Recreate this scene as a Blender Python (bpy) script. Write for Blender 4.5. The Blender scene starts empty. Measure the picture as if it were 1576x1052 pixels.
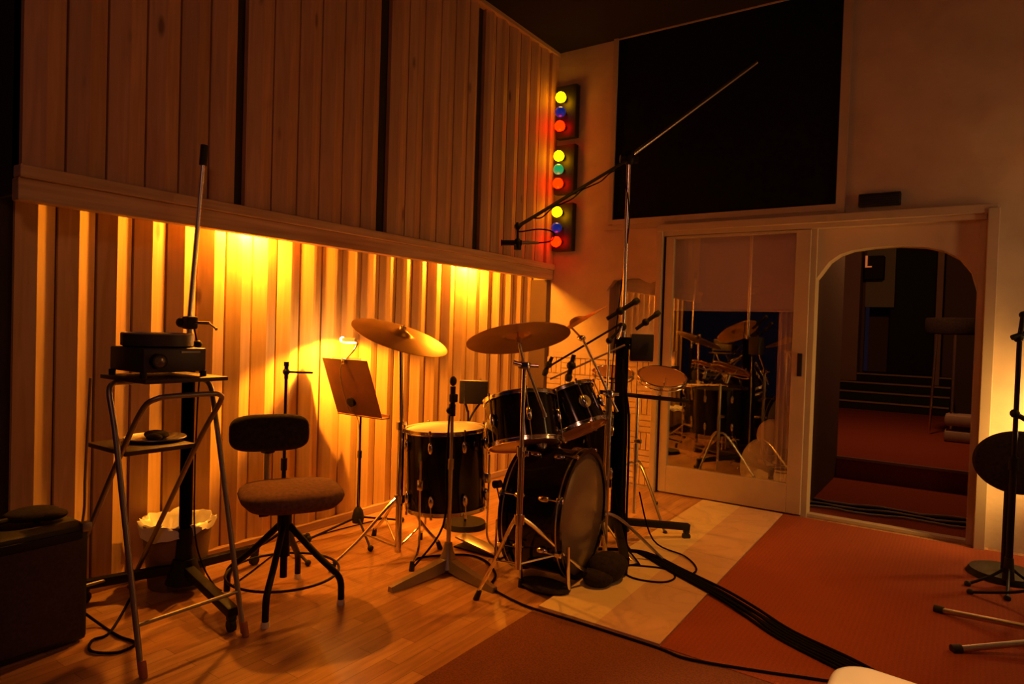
import bpy, bmesh, math, random
from mathutils import Vector, Matrix
random.seed(7)
V = Vector
COL = bpy.context.scene.collection
PI = math.pi

# ------------------------------------------------------------------ materials
def mat(name, base, rough=0.5, metal=0.0, spec=0.5, emit=None, es=0.0):
    m = bpy.data.materials.new(name); m.use_nodes = True
    b = m.node_tree.nodes['Principled BSDF']
    b.inputs['Base Color'].default_value = (*base, 1)
    b.inputs['Roughness'].default_value = rough
    b.inputs['Metallic'].default_value = metal
    b.inputs['Specular IOR Level'].default_value = spec
    if emit:
        b.inputs['Emission Color'].default_value = (*emit, 1)
        b.inputs['Emission Strength'].default_value = es
    return m

def nodes(m):
    nt = m.node_tree
    return nt, nt.nodes, nt.links, nt.nodes['Principled BSDF']

def noise_mat(name, c1, c2, scale=(4, 4, 4), nscale=4, detail=4, rough=.6, metal=0, spec=.5, bump=0.0, lo=.3, hi=.7, bdist=.01):
    m = mat(name, c1, rough, metal, spec)
    nt, N, L, b = nodes(m)
    tc = N.new('ShaderNodeTexCoord'); mp = N.new('ShaderNodeMapping')
    mp.inputs['Scale'].default_value = scale
    no = N.new('ShaderNodeTexNoise'); no.inputs['Scale'].default_value = nscale; no.inputs['Detail'].default_value = detail
    cr = N.new('ShaderNodeValToRGB')
    cr.color_ramp.elements[0].color = (*c1, 1); cr.color_ramp.elements[1].color = (*c2, 1)
    cr.color_ramp.elements[0].position = lo; cr.color_ramp.elements[1].position = hi
    L.new(tc.outputs['Object'], mp.inputs[0]); L.new(mp.outputs[0], no.inputs['Vector'])
    L.new(no.outputs['Fac'], cr.inputs[0]); L.new(cr.outputs[0], b.inputs['Base Color'])
    if bump:
        bu = N.new('ShaderNodeBump'); bu.inputs['Strength'].default_value = bump; bu.inputs['Distance'].default_value = bdist
        L.new(no.outputs['Fac'], bu.inputs['Height']); L.new(bu.outputs[0], b.inputs['Normal'])
    return m

def board_wood(name, c1, c2, cell, off):
    """pine boards: long vertical grain, knots, each board (cell wide along y) its own tone"""
    m = mat(name, c1, .55, 0, .35)
    nt, N, L, b = nodes(m)
    tc = N.new('ShaderNodeTexCoord')
    sx = N.new('ShaderNodeSeparateXYZ'); L.new(tc.outputs['Object'], sx.inputs[0])
    a = N.new('ShaderNodeMath'); a.operation = 'SUBTRACT'; a.inputs[1].default_value = off
    d = N.new('ShaderNodeMath'); d.operation = 'DIVIDE'; d.inputs[1].default_value = cell
    fl = N.new('ShaderNodeMath'); fl.operation = 'FLOOR'
    L.new(sx.outputs[1], a.inputs[0]); L.new(a.outputs[0], d.inputs[0]); L.new(d.outputs[0], fl.inputs[0])
    wn = N.new('ShaderNodeTexWhiteNoise'); wn.noise_dimensions = '1D'; L.new(fl.outputs[0], wn.inputs['W'])
    mp = N.new('ShaderNodeMapping'); mp.inputs['Scale'].default_value = (1, 14, .9)
    ad = N.new('ShaderNodeVectorMath'); ad.operation = 'ADD'
    cb = N.new('ShaderNodeCombineXYZ')
    mu = N.new('ShaderNodeMath'); mu.operation = 'MULTIPLY'; mu.inputs[1].default_value = 37.0
    L.new(wn.outputs['Value'], mu.inputs[0]); L.new(mu.outputs[0], cb.inputs[2])
    L.new(tc.outputs['Object'], mp.inputs[0]); L.new(mp.outputs[0], ad.inputs[0]); L.new(cb.outputs[0], ad.inputs[1])
    no = N.new('ShaderNodeTexNoise'); no.inputs['Scale'].default_value = 2.6; no.inputs['Detail'].default_value = 5; no.inputs['Distortion'].default_value = .8
    L.new(ad.outputs[0], no.inputs['Vector'])
    cr = N.new('ShaderNodeValToRGB')
    cr.color_ramp.elements[0].color = (*c2, 1); cr.color_ramp.elements[0].position = .3
    cr.color_ramp.elements[1].color = (*c1, 1); cr.color_ramp.elements[1].position = .62
    L.new(no.outputs['Fac'], cr.inputs[0])
    # knots
    mk = N.new('ShaderNodeMapping'); mk.inputs['Scale'].default_value = (1, 6.8, 2.0)
    L.new(tc.outputs['Object'], mk.inputs[0])
    vo = N.new('ShaderNodeTexVoronoi'); vo.inputs['Scale'].default_value = 1.0; L.new(mk.outputs[0], vo.inputs['Vector'])
    kr = N.new('ShaderNodeValToRGB')
    kr.color_ramp.elements[0].color = (.28, .2, .16, 1); kr.color_ramp.elements[0].position = .05
    kr.color_ramp.elements[1].color = (1, 1, 1, 1); kr.color_ramp.elements[1].position = .11
    L.new(vo.outputs['Distance'], kr.inputs[0])
    mx = N.new('ShaderNodeMix'); mx.data_type = 'RGBA'; mx.blend_type = 'MULTIPLY'; mx.inputs[0].default_value = .8
    L.new(cr.outputs[0], mx.inputs[6]); L.new(kr.outputs[0], mx.inputs[7])
    tr = N.new('ShaderNodeMapRange'); tr.inputs[3].default_value = .86; tr.inputs[4].default_value = 1.08
    L.new(wn.outputs['Value'], tr.inputs[0])
    vm = N.new('ShaderNodeVectorMath'); vm.operation = 'SCALE'
    L.new(mx.outputs[2], vm.inputs[0]); L.new(tr.outputs[0], vm.inputs['Scale'])
    L.new(vm.outputs[0], b.inputs['Base Color'])
    return m

def parquet_mat():
    m = mat('parquet', (.5, .28, .14), .3, 0, .5)
    nt, N, L, b = nodes(m)
    tc = N.new('ShaderNodeTexCoord'); mp = N.new('ShaderNodeMapping'); mp.inputs['Rotation'].default_value = (0, 0, PI/2)
    L.new(tc.outputs['Object'], mp.inputs[0])
    br = N.new('ShaderNodeTexBrick'); br.offset = .37; br.offset_frequency = 2; br.squash = 1
    br.inputs['Color1'].default_value = (.64, .37, .19, 1); br.inputs['Color2'].default_value = (.44, .22, .10, 1)
    br.inputs['Mortar'].default_value = (.22, .11, .05, 1)
    br.inputs['Scale'].default_value = 1; br.inputs['Mortar Size'].default_value = .0012
    br.inputs['Brick Width'].default_value = .42; br.inputs['Row Height'].default_value = .066; br.inputs['Bias'].default_value = .05
    L.new(mp.outputs[0], br.inputs['Vector'])
    mg = N.new('ShaderNodeMapping'); mg.inputs['Scale'].default_value = (22, 2.2, 1); L.new(tc.outputs['Object'], mg.inputs[0])
    no = N.new('ShaderNodeTexNoise'); no.inputs['Scale'].default_value = 2; no.inputs['Detail'].default_value = 5
    L.new(mg.outputs[0], no.inputs['Vector'])
    cr = N.new('ShaderNodeValToRGB'); cr.color_ramp.elements[0].color = (.6, .55, .5, 1); cr.color_ramp.elements[1].color = (1, 1, 1, 1)
    cr.color_ramp.elements[0].position = .3; cr.color_ramp.elements[1].position = .65
    L.new(no.outputs['Fac'], cr.inputs[0])
    mx = N.new('ShaderNodeMix'); mx.data_type = 'RGBA'; mx.blend_type = 'MULTIPLY'; mx.inputs[0].default_value = .8
    L.new(br.outputs['Color'], mx.inputs[6]); L.new(cr.outputs[0], mx.inputs[7]); L.new(mx.outputs[2], b.inputs['Base Color'])
    return m

def carpet_mat(name, c1, c2, rib=0):
    m = mat(name, c1, .95, 0, .1)
    nt, N, L, b = nodes(m)
    tc = N.new('ShaderNodeTexCoord')
    no = N.new('ShaderNodeTexNoise'); no.inputs['Scale'].default_value = 160; no.inputs['Detail'].default_value = 3
    L.new(tc.outputs['Object'], no.inputs['Vector'])
    wv = N.new('ShaderNodeTexWave'); wv.wave_type = 'BANDS'; wv.bands_direction = 'X'
    wv.inputs['Scale'].default_value = 17; wv.inputs['Distortion'].default_value = .3; wv.inputs['Detail'].default_value = 1
    L.new(tc.outputs['Object'], wv.inputs['Vector'])
    a = N.new('ShaderNodeMath'); a.operation = 'MULTIPLY_ADD'; a.inputs[1].default_value = rib
    L.new(wv.outputs['Fac'], a.inputs[0]); L.new(no.outputs['Fac'], a.inputs[2])
    cr = N.new('ShaderNodeValToRGB')
    cr.color_ramp.elements[0].color = (*c2, 1); cr.color_ramp.elements[0].position = .35
    cr.color_ramp.elements[1].color = (*c1, 1); cr.color_ramp.elements[1].position = .65 + rib
    L.new(a.outputs[0], cr.inputs[0]); L.new(cr.outputs[0], b.inputs['Base Color'])
    bu = N.new('ShaderNodeBump'); bu.inputs['Strength'].default_value = .5; bu.inputs['Distance'].default_value = .004
    L.new(a.outputs[0], bu.inputs['Height']); L.new(bu.outputs[0], b.inputs['Normal'])
    return m

def pane_mat(name, refl, tint):
    m = bpy.data.materials.new(name); m.use_nodes = True
    nt = m.node_tree; nt.nodes.clear()
    o = nt.nodes.new('ShaderNodeOutputMaterial'); mx = nt.nodes.new('ShaderNodeMixShader')
    t = nt.nodes.new('ShaderNodeBsdfTransparent'); g = nt.nodes.new('ShaderNodeBsdfGlossy')
    t.inputs[0].default_value = (*tint, 1); g.inputs['Roughness'].default_value = .015; g.inputs[0].default_value = (1, 1, 1, 1)
    mx.inputs[0].default_value = refl
    nt.links.new(t.outputs[0], mx.inputs[1]); nt.links.new(g.outputs[0], mx.inputs[2]); nt.links.new(mx.outputs[0], o.inputs[0])
    return m

M = dict(
    pine_low=board_wood('pine_low', (.76, .50, .22), (.64, .39, .15), .074, 1.033),
    pine_up=board_wood('pine_up', (.60, .34, .20), (.48, .26, .15), .146, .991),
    pine_rail=noise_mat('pine_rail', (.66, .44, .27), (.45, .27, .15), (3, .6, 14), 3, 5, .5),
    backing=mat('backing', (.03, .02, .012), .9),
    dark_post=mat('dark_post', (.12, .07, .05), .8),
    parquet=parquet_mat(),
    marble=None,
    carpet_red=carpet_mat('carpet_red', (.34, .085, .040), (.25, .062, .032), .12),
    carpet_brown=carpet_mat('carpet_brown', (.22, .085, .050), (.15, .055, .035), 0),
    plaster=noise_mat('plaster', (.46, .35, .28), (.56, .44, .35), (1, 1, 1), 5, 6, .85, bump=.6, bdist=.02),
    plaster_soft=noise_mat('plaster_soft', (.48, .37, .30), (.54, .42, .34), (1, 1, 1), 3, 5, .8, bump=.15),
    ceiling=mat('ceiling_paint', (.008, .006, .010), .95),
    white_wood=noise_mat('white_wood', (.46, .36, .29), (.42, .33, .26), (2, 2, 2), 3, 3, .55),
    black_cloth=noise_mat('black_cloth', (.004, .005, .014), (.008, .008, .020), (1, 1, 1), 30, 3, .95, spec=.1),
    chrome=mat('chrome', (.82, .80, .78), .16, 1.0),
    chrome_dull=mat('chrome_dull', (.55, .52, .50), .32, 1.0),
    steel=mat('grey_steel', (.30, .27, .26), .42, .8),
    brushed=mat('brushed_tube', (.92, .88, .84), .26, 1.0),
    black_metal=mat('black_metal', (.007, .006, .008), .55, 0, .25),
    matte_black=mat('matte_black', (.004, .0035, .005), .95, 0, .04),
    marble_warm=None,
    black_rubber=mat('black_rubber', (.01, .01, .01), .7),
    black_gloss=mat('black_gloss', (.005, .004, .008), .10, 0, .35),
    black_fabric=noise_mat('black_fabric', (.018, .014, .016), (.035, .026, .026), (1, 1, 1), 60, 4, .95, spec=.2, bump=.3, bdist=.002),
    seat_fabric=noise_mat('seat_fabric', (.10, .055, .045), (.17, .09, .07), (1, 1, 1), 60, 4, .95, spec=.1, bump=.3, bdist=.002),
    bronze=noise_mat('bronze', (.80, .50, .22), (.62, .36, .15), (1, 1, 1), 6, 4, .40, 1.0),
    head_white=noise_mat('head_coated', (.62, .52, .46), (.50, .42, .37), (1, 1, 1), 6, 3, .45),
    head_amber=mat('head_amber', (.55, .26, .12), .25, 0, .5),
    head_grey=noise_mat('head_grey', (.13, .10, .10), (.17, .13, .13), (1, 1, 1), 3, 3, .22, spec=.6),
    plastic_bag=mat('plastic_bag', (.80, .78, .72), .3),
    bin=mat('bin_plastic', (.16, .10, .07), .5),
    board=mat('dark_board', (.05, .03, .025), .5),
    desk=noise_mat('desk_brown', (.17, .06, .035), (.12, .045, .028), (1, 1, 1), 8, 3, .55),
    projector=mat('projector_grey', (.045, .035, .040), .45),
    lens=mat('lens_glass', (.15, .13, .12), .05, .6),
    clear=mat('clear_tray', (.35, .30, .27), .2),
    amp=noise_mat('amp_cloth', (.045, .028, .036), (.065, .042, .050), (1, 1, 1), 90, 2, .9, spec=.2),
    amp_edge=mat('amp_edge', (.012, .010, .012), .6),
    cream=mat('cream_vinyl', (.80, .68, .52), .4),
    tile_wood=noise_mat('weave_block', (.66, .48, .30), (.52, .36, .22), (4, 4, 4), 5, 4, .6),
    glass=pane_mat('door_glass', .20, (.98, .97, .96)),
    mirror_glass=pane_mat('hatch_glass', .12, (.95, .95, .95)),
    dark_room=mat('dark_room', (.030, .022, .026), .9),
    blind=noise_mat('blind', (.78, .66, .60), (.86, .74, .68), (1, 1, 1), 3, 2, .85),
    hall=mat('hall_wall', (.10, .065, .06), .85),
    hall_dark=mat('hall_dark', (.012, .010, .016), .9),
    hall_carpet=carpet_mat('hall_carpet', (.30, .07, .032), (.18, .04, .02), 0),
    nosing=mat('nosing', (.30, .20, .16), .5),
    green_panel=mat('green_panel', (.20, .20, .17), .8),
    blackbox=mat('black_box', (.010, .009, .012), .5),
    white_tip=mat('white_foot', (.75, .70, .62), .5),
    paper=mat('paper', (.80, .72, .60), .8),
    cable=mat('cable_black', (.005, .0045, .006), .85, 0, .1),
    b_yellow=mat('bulb_yellow', (.8, .5, .05), .2, emit=(1, .40, .0005), es=13.0),
    b_red=mat('bulb_red', (.5, .01, .002), .3, emit=(1, .004, .0), es=15.0),
    b_blue=mat('bulb_blue', (.01, .03, .35), .12, emit=(.01, .07, 1), es=.14),
    b_green=mat('bulb_green', (.03, .4, .2), .15, emit=(.03, 1, .32), es=.28),
    lamp_glow=mat('lamp_glow', (1, .9, .7), .5, emit=(1, .55, .16), es=230),
    reflector=mat('reflector', (.8, .75, .7), .3, .5),
)
def marble(t=1.0):
    m = mat('marble', (.75, .66, .56), .35, 0, .4)
    nt, N, L, b = nodes(m)
    tc = N.new('ShaderNodeTexCoord')
    no = N.new('ShaderNodeTexNoise'); no.inputs['Scale'].default_value = 3.2; no.inputs['Detail'].default_value = 7; no.inputs['Distortion'].default_value = 1.6
    L.new(tc.outputs['Object'], no.inputs['Vector'])
    cr = N.new('ShaderNodeValToRGB')
    e = cr.color_ramp.elements
    e[0].position = .40; e[0].color = (.80, .64, .40, 1); e[1].position = .60; e[1].color = (.84, .68, .44, 1)
    k = e.new(.5); k.color = (.72, .57, .37, 1)
    k = e.new(.47); k.color = (.79, .63, .40, 1); k = e.new(.53); k.color = (.80, .64, .41, 1)
    for el in e: c = el.color; el.color = (c[0]*t, c[1]*t*t, c[2]*t, 1)
    L.new(no.outputs['Fac'], cr.inputs[0]); L.new(cr.outputs[0], b.inputs['Base Color'])
    return m
M['marble'] = marble(); M['marble_warm'] = marble(.84)

# ------------------------------------------------------------------ mesh helpers
def new(): return bmesh.new()

def axes(n):
    n = V(n).normalized()
    a = V((0, 0, 1)) if abs(n.z) < .95 else V((1, 0, 0))
    u = n.cross(a).normalized(); w = n.cross(u).normalized()
    return u, w, n

def box(bm, c, s, R=None, bev=0, seg=2):
    r = bmesh.ops.create_cube(bm, size=1)
    vs = r['verts']
    for v in vs: v.co = V((v.co.x*s[0], v.co.y*s[1], v.co.z*s[2]))
    if bev:
        es = list({e for v in vs for e in v.link_edges})
        rb = bmesh.ops.bevel(bm, geom=es, offset=bev, segments=seg, affect='EDGES', profile=.5)
        vs = list({v for f in rb['faces'] for v in f.verts} | {v for v in vs if v.is_valid})
    for v in vs:
        v.co = (R @ v.co if R else v.co) + V(c)
    return vs

def bx(bm, x0, x1, y0, y1, z0, z1, bev=0):
    return box(bm, ((x0+x1)/2, (y0+y1)/2, (z0+z1)/2), (x1-x0, y1-y0, z1-z0), None, bev)

def ring_loft(bm, rings, closed_ends=True, loop=False):
    L = []
    for r in rings: L.append([bm.verts.new(p) for p in r])
    n = len(L[0])
    rng = range(len(L)) if loop else range(len(L)-1)
    for i in rng:
        a, b = L[i], L[(i+1) % len(L)]
        for k in range(n):
            bm.faces.new((a[k], a[(k+1) % n], b[(k+1) % n], b[k]))
    if closed_ends and not loop:
        bm.faces.new(list(reversed(L[0]))); bm.faces.new(L[-1])

def cyl(bm, p0, p1, r0, r1=None, seg=14):
    p0, p1 = V(p0), V(p1); r1 = r0 if r1 is None else r1
    u, w, n = axes(p1-p0)
    rg = []
    for p, r in ((p0, r0), (p1, r1)):
        rg.append([p + u*math.cos(2*PI*k/seg)*r + w*math.sin(2*PI*k/seg)*r for k in range(seg)])
    ring_loft(bm, rg)

def smooth_path(pts, sub=6):
    P = [V(p) for p in pts]
    if len(P) < 3: return P
    out = []
    for i in range(len(P)-1):
        p0 = P[max(i-1, 0)]; p1 = P[i]; p2 = P[i+1]; p3 = P[min(i+2, len(P)-1)]
        for k in range(sub):
            t = k/sub
            out.append(.5*((2*p1) + (-p0+p2)*t + (2*p0-5*p1+4*p2-p3)*t*t + (-p0+3*p1-3*p2+p3)*t**3))
    out.append(P[-1]); return out

def tube(bm, pts, r, seg=8, smooth=True, sub=6):
    P = smooth_path(pts, sub) if smooth else [V(p) for p in pts]
    rings = []; pu = None
    for i, p in enumerate(P):
        d = (P[min(i+1, len(P)-1)] - P[max(i-1, 0)])
        if d.length < 1e-7: d = V((0, 0, 1))
        d.normalize()
        if pu is None: u, w, _ = axes(d)
        else:
            u = pu - d*pu.dot(d)
            if u.length < 1e-5: u = axes(d)[0]
            u.normalize(); w = d.cross(u)
        pu = u
        rr = r[0]+(r[1]-r[0])*i/(len(P)-1) if isinstance(r, tuple) else r
        w = d.cross(u)
        rings.append([p + u*math.cos(2*PI*k/seg)*rr + w*math.sin(2*PI*k/seg)*rr for k in range(seg)])
    ring_loft(bm, rings)

def torus(bm, c, n, R, r, seg=40, ms=8):
    u, w, n = axes(n); c = V(c); rings = []
    for i in range(seg):
        a = 2*PI*i/seg; d = u*math.cos(a)+w*math.sin(a)
        rings.append([c + d*(R+r*math.cos(2*PI*k/ms)) + n*(r*math.sin(2*PI*k/ms)) for k in range(ms)])
    ring_loft(bm, rings, loop=True)

def lathe(bm, prof, c, n=(0, 0, 1), seg=40, close=False):
    """prof: (radius, height along n)"""
    u, w, n = axes(n); c = V(c); prev = None; first = None
    for r, z in prof:
        if r < 1e-6: cur = [bm.verts.new(c+n*z)]
        else: cur = [bm.verts.new(c + n*z + (u*math.cos(2*PI*k/seg)+w*math.sin(2*PI*k/seg))*r) for k in range(seg)]
        if prev is not None: lathe_join(bm, prev, cur, seg)
        else: first = cur
        prev = cur
    if close and len(first) > 1 and len(prev) > 1: lathe_join(bm, prev, first, seg)

def lathe_join(bm, a, b, seg):
    for k in range(seg):
        k2 = (k+1) % seg
        if len(a) == 1 and len(b) == 1: return
        if len(a) == 1: bm.faces.new((a[0], b[k2], b[k]))
        elif len(b) == 1: bm.faces.new((a[k], a[k2], b[0]))
        else: bm.faces.new((a[k], a[k2], b[k2], b[k]))

def sphere(bm, c, r, s=(1, 1, 1), seg=20):
    res = bmesh.ops.create_uvsphere(bm, u_segments=seg, v_segments=seg//2, radius=r)
    for v in res['verts']: v.co = V((v.co.x*s[0], v.co.y*s[1], v.co.z*s[2])) + V(c)

def prism(bm, poly, axis, a0, a1):
    """poly of 2D points extruded along axis ('x','y','z')"""
    def P(p, a):
        return {'x': V((a, p[0], p[1])), 'y': V((p[0], a, p[1])), 'z': V((p[0], p[1], a))}[axis]
    A = [bm.verts.new(P(p, a0)) for p in poly]; B = [bm.verts.new(P(p, a1)) for p in poly]
    n = len(poly)
    bm.faces.new(A); bm.faces.new(list(reversed(B)))
    for k in range(n): bm.faces.new((A[k], B[k], B[(k+1) % n], A[(k+1) % n]))

def obj(name, bm, material, parent=None, sharp=38, smooth=True, label=None, origin=None):
    bmesh.ops.recalc_face_normals(bm, faces=bm.faces[:])
    me = bpy.data.meshes.new(name)
    off = V((0, 0, 0))
    if parent is not None:
        p = parent
        while p is not None: off = off + p.location; p = p.parent
    elif origin is not None: off = V(origin)
    for v in bm.verts: v.co -= off
    bm.to_mesh(me); bm.free()
    me.materials.append(material if not isinstance(material, str) else M[material])
    if smooth:
        me.polygons.foreach_set('use_smooth', [True]*len(me.polygons))
        me.set_sharp_from_angle(angle=math.radians(sharp))
    o = bpy.data.objects.new(name, me); COL.objects.link(o)
    if parent is not None: o.parent = parent
    elif origin is not None: o.location = origin
    if label: o['label'] = label
    return o

def tag(o, label, cat, group=None):
    o['label'] = label; o['category'] = cat
    if group: o['group'] = group
    return o

def thing(name, loc, label, cat, group=None):
    o = bpy.data.objects.new(name, None); COL.objects.link(o); o.location = loc; o.empty_display_size = .1
    return tag(o, label, cat, group)

def struct(name, bm, m, sharp=38, smooth=False, parent=None):
    o = obj(name, bm, m, parent, sharp, smooth)
    if parent is None: o['kind'] = 'structure'
    return o

Rr = V((.8258, .5636, 0)); Bk = V((.5636, -.8258, 0)); U = V((0, 0, 1))
D = 4.70      # back wall
CH = 3.41     # ceiling height

# ------------------------------------------------------------------ room shell
bm = new(); bx(bm, -1.6, 5.4, -2.6, D+.14, -.10, 0); struct('floor', bm, 'parquet')
bm = new(); bx(bm, -1.6, 5.4, -2.6, D+.14, CH, CH+.1); struct('ceiling', bm, 'ceiling')
bm = new(); bx(bm, -.14, -.02, .985, D+.14, 0, CH); bx(bm, -1.5, -.02, .90, .985, 0, CH); bx(bm, -1.6, -1.5, -2.6, .985, 0, CH)
struct('wall_left', bm, 'backing')
bm = new(); bx(bm, 5.4, 5.5, -2.6, D+.14, 0, CH); struct('wall_right', bm, 'plaster_soft')
# back wall in pieces round its openings
bm = new()
bx(bm, -.02, .72, D, D+.14, 0, CH)
bx(bm, .72, 1.125, D, D+.14, 0, .975); bx(bm, .72, 1.125, D, D+.14, 1.60, CH)
bx(bm, 1.125, 3.10, D, D+.14, 1.95, CH)
bx(bm, 3.10, 5.4, D, D+.14, 0, CH)
struct('wall_back', bm, 'plaster')

# lower pine panelling: ridged boards
bm = new(); p = .148; y = 1.033
for i in range(25):
    g = .0055
    poly = [(-.02, y+g), (-.001, y+g), (.0215, y+p/2), (-.001, y+p-g), (-.02, y+p-g)]
    prism(bm, poly, 'z', .002, 1.78); y += p
struct('trim_1', bm, 'pine_low')
# upper pine panelling, overhanging
seams = [.991, 1.137, 1.282, 1.433, 1.574, 1.711, 1.845, None, 1.892, 2.04, 2.19, 2.33, 2.483, 2.624, 2.748, None, 2.826, 2.978, 3.117, 3.27, 3.413, 3.557, 3.657, None,
         3.73, 3.86, 4.021, 4.174, 4.316, 4.456, 4.592]
bm = new(); X0 = .176
for a, b in zip(seams[:-1], seams[1:]):
    if a is None or b is None: continue
    g = .0045; m_ = (a+b)/2
    prism(bm, [(.15, a+g), (X0+.002, a+g), (X0+.022, m_), (X0+.002, b-g), (.15, b-g)], 'z', 1.655, CH-.03)
prism(bm, [(.15, 4.596), (.20, 4.596), (.20, D), (.15, D)], 'z', 1.655, CH-.03)
struct('trim_2', bm, 'pine_up')
bm = new(); bx(bm, .12, .150, .985, D-.002, 1.64, CH); bx(bm, -.02, .15, .985, 1.0, 1.60, CH); struct('trim_3', bm, 'backing')
bm = new(); bx(bm, .150, .208, .975, D-.002, 1.574, 1.655, .004); bx(bm, .160, .225, .975, D-.002, 1.655, 1.70, .004); bx(bm, .15, .212, .975, D-.002, CH-.03, CH-.002)
struct('trim_4', bm, 'pine_rail')
bm = new(); bx(bm, .03, .185, D-.06, D-.002, 0, 1.57); struct('trim_5', bm, 'dark_post')
bm = new(); bx(bm, .0, .035, 1.0, D-.07, .001, .045, .003); struct('baseboard_left', bm, 'pine_rail')

# black acoustic window high in back wall with white frame
bm = new(); bx(bm, .735, 2.30, D-.012, D-.002, 2.025, CH-.012)
wn = struct('window_1', bm, 'black_cloth')
bm = new()
bx(bm, .700, .735, D-.03, D-.001, 1.99, CH-.002); bx(bm, 2.30, 2.352, D-.03, D-.001, 1.965, CH-.002); bx(bm, .735, 2.30, D-.03, D-.001, 1.985, 2.025)
bx(bm, .735, 2.30, D-.02, D-.001, CH-.012, CH-.002)
struct('window_frame', bm, 'white_wood', parent=wn)
bm = new(); bx(bm, .66, 2.352, D-.02, D-.001, 1.950, 1.985); struct('trim_6', bm, 'white_wood')

# hatch (small window) beside the door, with irregular plaster edge
wn = bm = new(); bx(bm, .72, 1.125, D+.09, D+.096, .975, 1.60); wn = struct('window_2', bm, 'mirror_glass')
bm = new()
pts = [(.70, 1.66), (.70, 1.48), (.735, 1.53), (.76, 1.565), (.82, 1.575), (.90, 1.578), (.97, 1.575), (1.02, 1.548), (1.06, 1.535), (1.10, 1.55), (1.125, 1.555), (1.125, 1.66)]
prism(bm, pts, 'y', D-.012, D+.05)
struct('window_frame', bm, 'plaster', parent=wn, smooth=False)
bm = new()
prism(bm, [(.70, .995), (.75, 1.002), (.82, .990), (.90, .985), (1.0, .99), (1.07, .985), (1.127, .998), (1.127, .95), (.25, .95), (.25, .992), (.4, .985), (.55, .99)], 'y', D-.035, D+.06)
struct('window_sill', bm, 'plaster', parent=wn, smooth=False)

bm = new(); bx(bm, .72, 1.125, D+.125, D+.135, .975, 1.60); obj('back_panel', bm, noise_mat('hatch_back', (.46, .37, .32), (.50, .41, .36)), wn, smooth=False)
# basket-weave wood block dado beneath the hatch
root = thing('acoustic_panel', (.68, D, .05), 'basket-weave wood block panel under the small hatch', 'wall panel')
bm = new(); bx(bm, .19, 1.115, D-.012, D-.001, .03, .95); obj('backing_board', bm, 'tile_wood', root, smooth=False)
bm = new(); s = .1325
for i in range(7):
    for j in range(7):
        x0 = .19+i*s; z0 = .03+j*.1314
        for k in range(3):
            q = s/3
            if (i+j) % 2: bx(bm, x0+.003, x0+s-.003, D-.024, D-.012, z0+k*q*.99+.003, z0+(k+1)*q*.99-.003)
            else: bx(bm, x0+k*q+.003, x0+(k+1)*q-.003, D-.024, D-.012, z0+.003, z0+.1284)
obj('wood_blocks', bm, 'tile_wood', root, smooth=False)

# sliding glass door (left leaf) and its frame
dr = bm = new()
bx(bm, 1.125, 1.165, D-.075, D+.05, 0, 1.93, .003)                    # left jamb
bx(bm, 1.125, 3.14, D-.085, D+.05, 1.905, 1.955, .003)                # header
bx(bm, 1.165, 3.09, D-.055, D+.03, 1.875, 1.905)
dr = struct('door_1', bm, 'white_wood')
bm = new()
bx(bm, 1.185, 1.245, D-.045, D-.005, .012, 1.87, .003); bx(bm, 2.075, 2.165, D-.045, D-.005, .012, 1.87, .003)
bx(bm, 1.245, 2.075, D-.045, D-.005, .012, .205, .003); bx(bm, 1.245, 2.075, D-.045, D-.005, 1.855, 1.87)
obj('door_frame', bm, 'white_wood', dr, smooth=False)
bm = new(); bx(bm, 1.245, 2.075, D-.030, D-.024, .205, 1.855); obj('glass_pane', bm, 'glass', dr, smooth=False)
bm = new(); bx(bm, 2.112, 2.142, D-.052, D-.044, .915, 1.065, .003); obj('door_handle', bm, 'black_metal', dr)
bm = new(); bx(bm, 2.165, 2.20, D-.03, D+.04, 0, 1.89); bx(bm, 1.165, 3.06, D-.01, D+.06, 0, .012); bx(bm, 2.17, 3.06, D-.012, D+.05, .004, .022)
obj('door_track', bm, 'white_wood', dr, smooth=False)
bm = new(); bx(bm, 1.165, 1.183, D-.02, D+.03, 0, 1.87); obj('seal', bm, 'black_rubber', dr, smooth=False)

# arched doorway (right)
dr2 = bm = new()
arch = [(2.195, 0), (2.195, 1.55), (2.22, 1.585), (2.27, 1.66), (2.33, 1.705), (2.40, 1.73), (2.52, 1.745), (2.66, 1.748), (2.80, 1.735), (2.89, 1.71), (2.97, 1.66), (3.03, 1.58), (3.06, 1.47), (3.06, 0)]
outer_l = (2.17, 0); 
poly_top = [(2.17, 1.89), (2.17, 0), (2.195, 0)] + arch[1:-1] + [(3.06, 0), (3.10, 0), (3.10, 1.89)]
prism(bm, poly_top, 'y', D+.0, D+.12)
dr2 = struct('door_2', bm, 'plaster_soft')
bm = new(); bx(bm, 3.06, 3.10, D-.02, D+.04, 0, 1.90, .003); bx(bm, 3.095, 3.15, D-.10, D+.02, 0, 1.93, .004)
obj('door_jamb', bm, 'white_wood', dr2, smooth=False)

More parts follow.
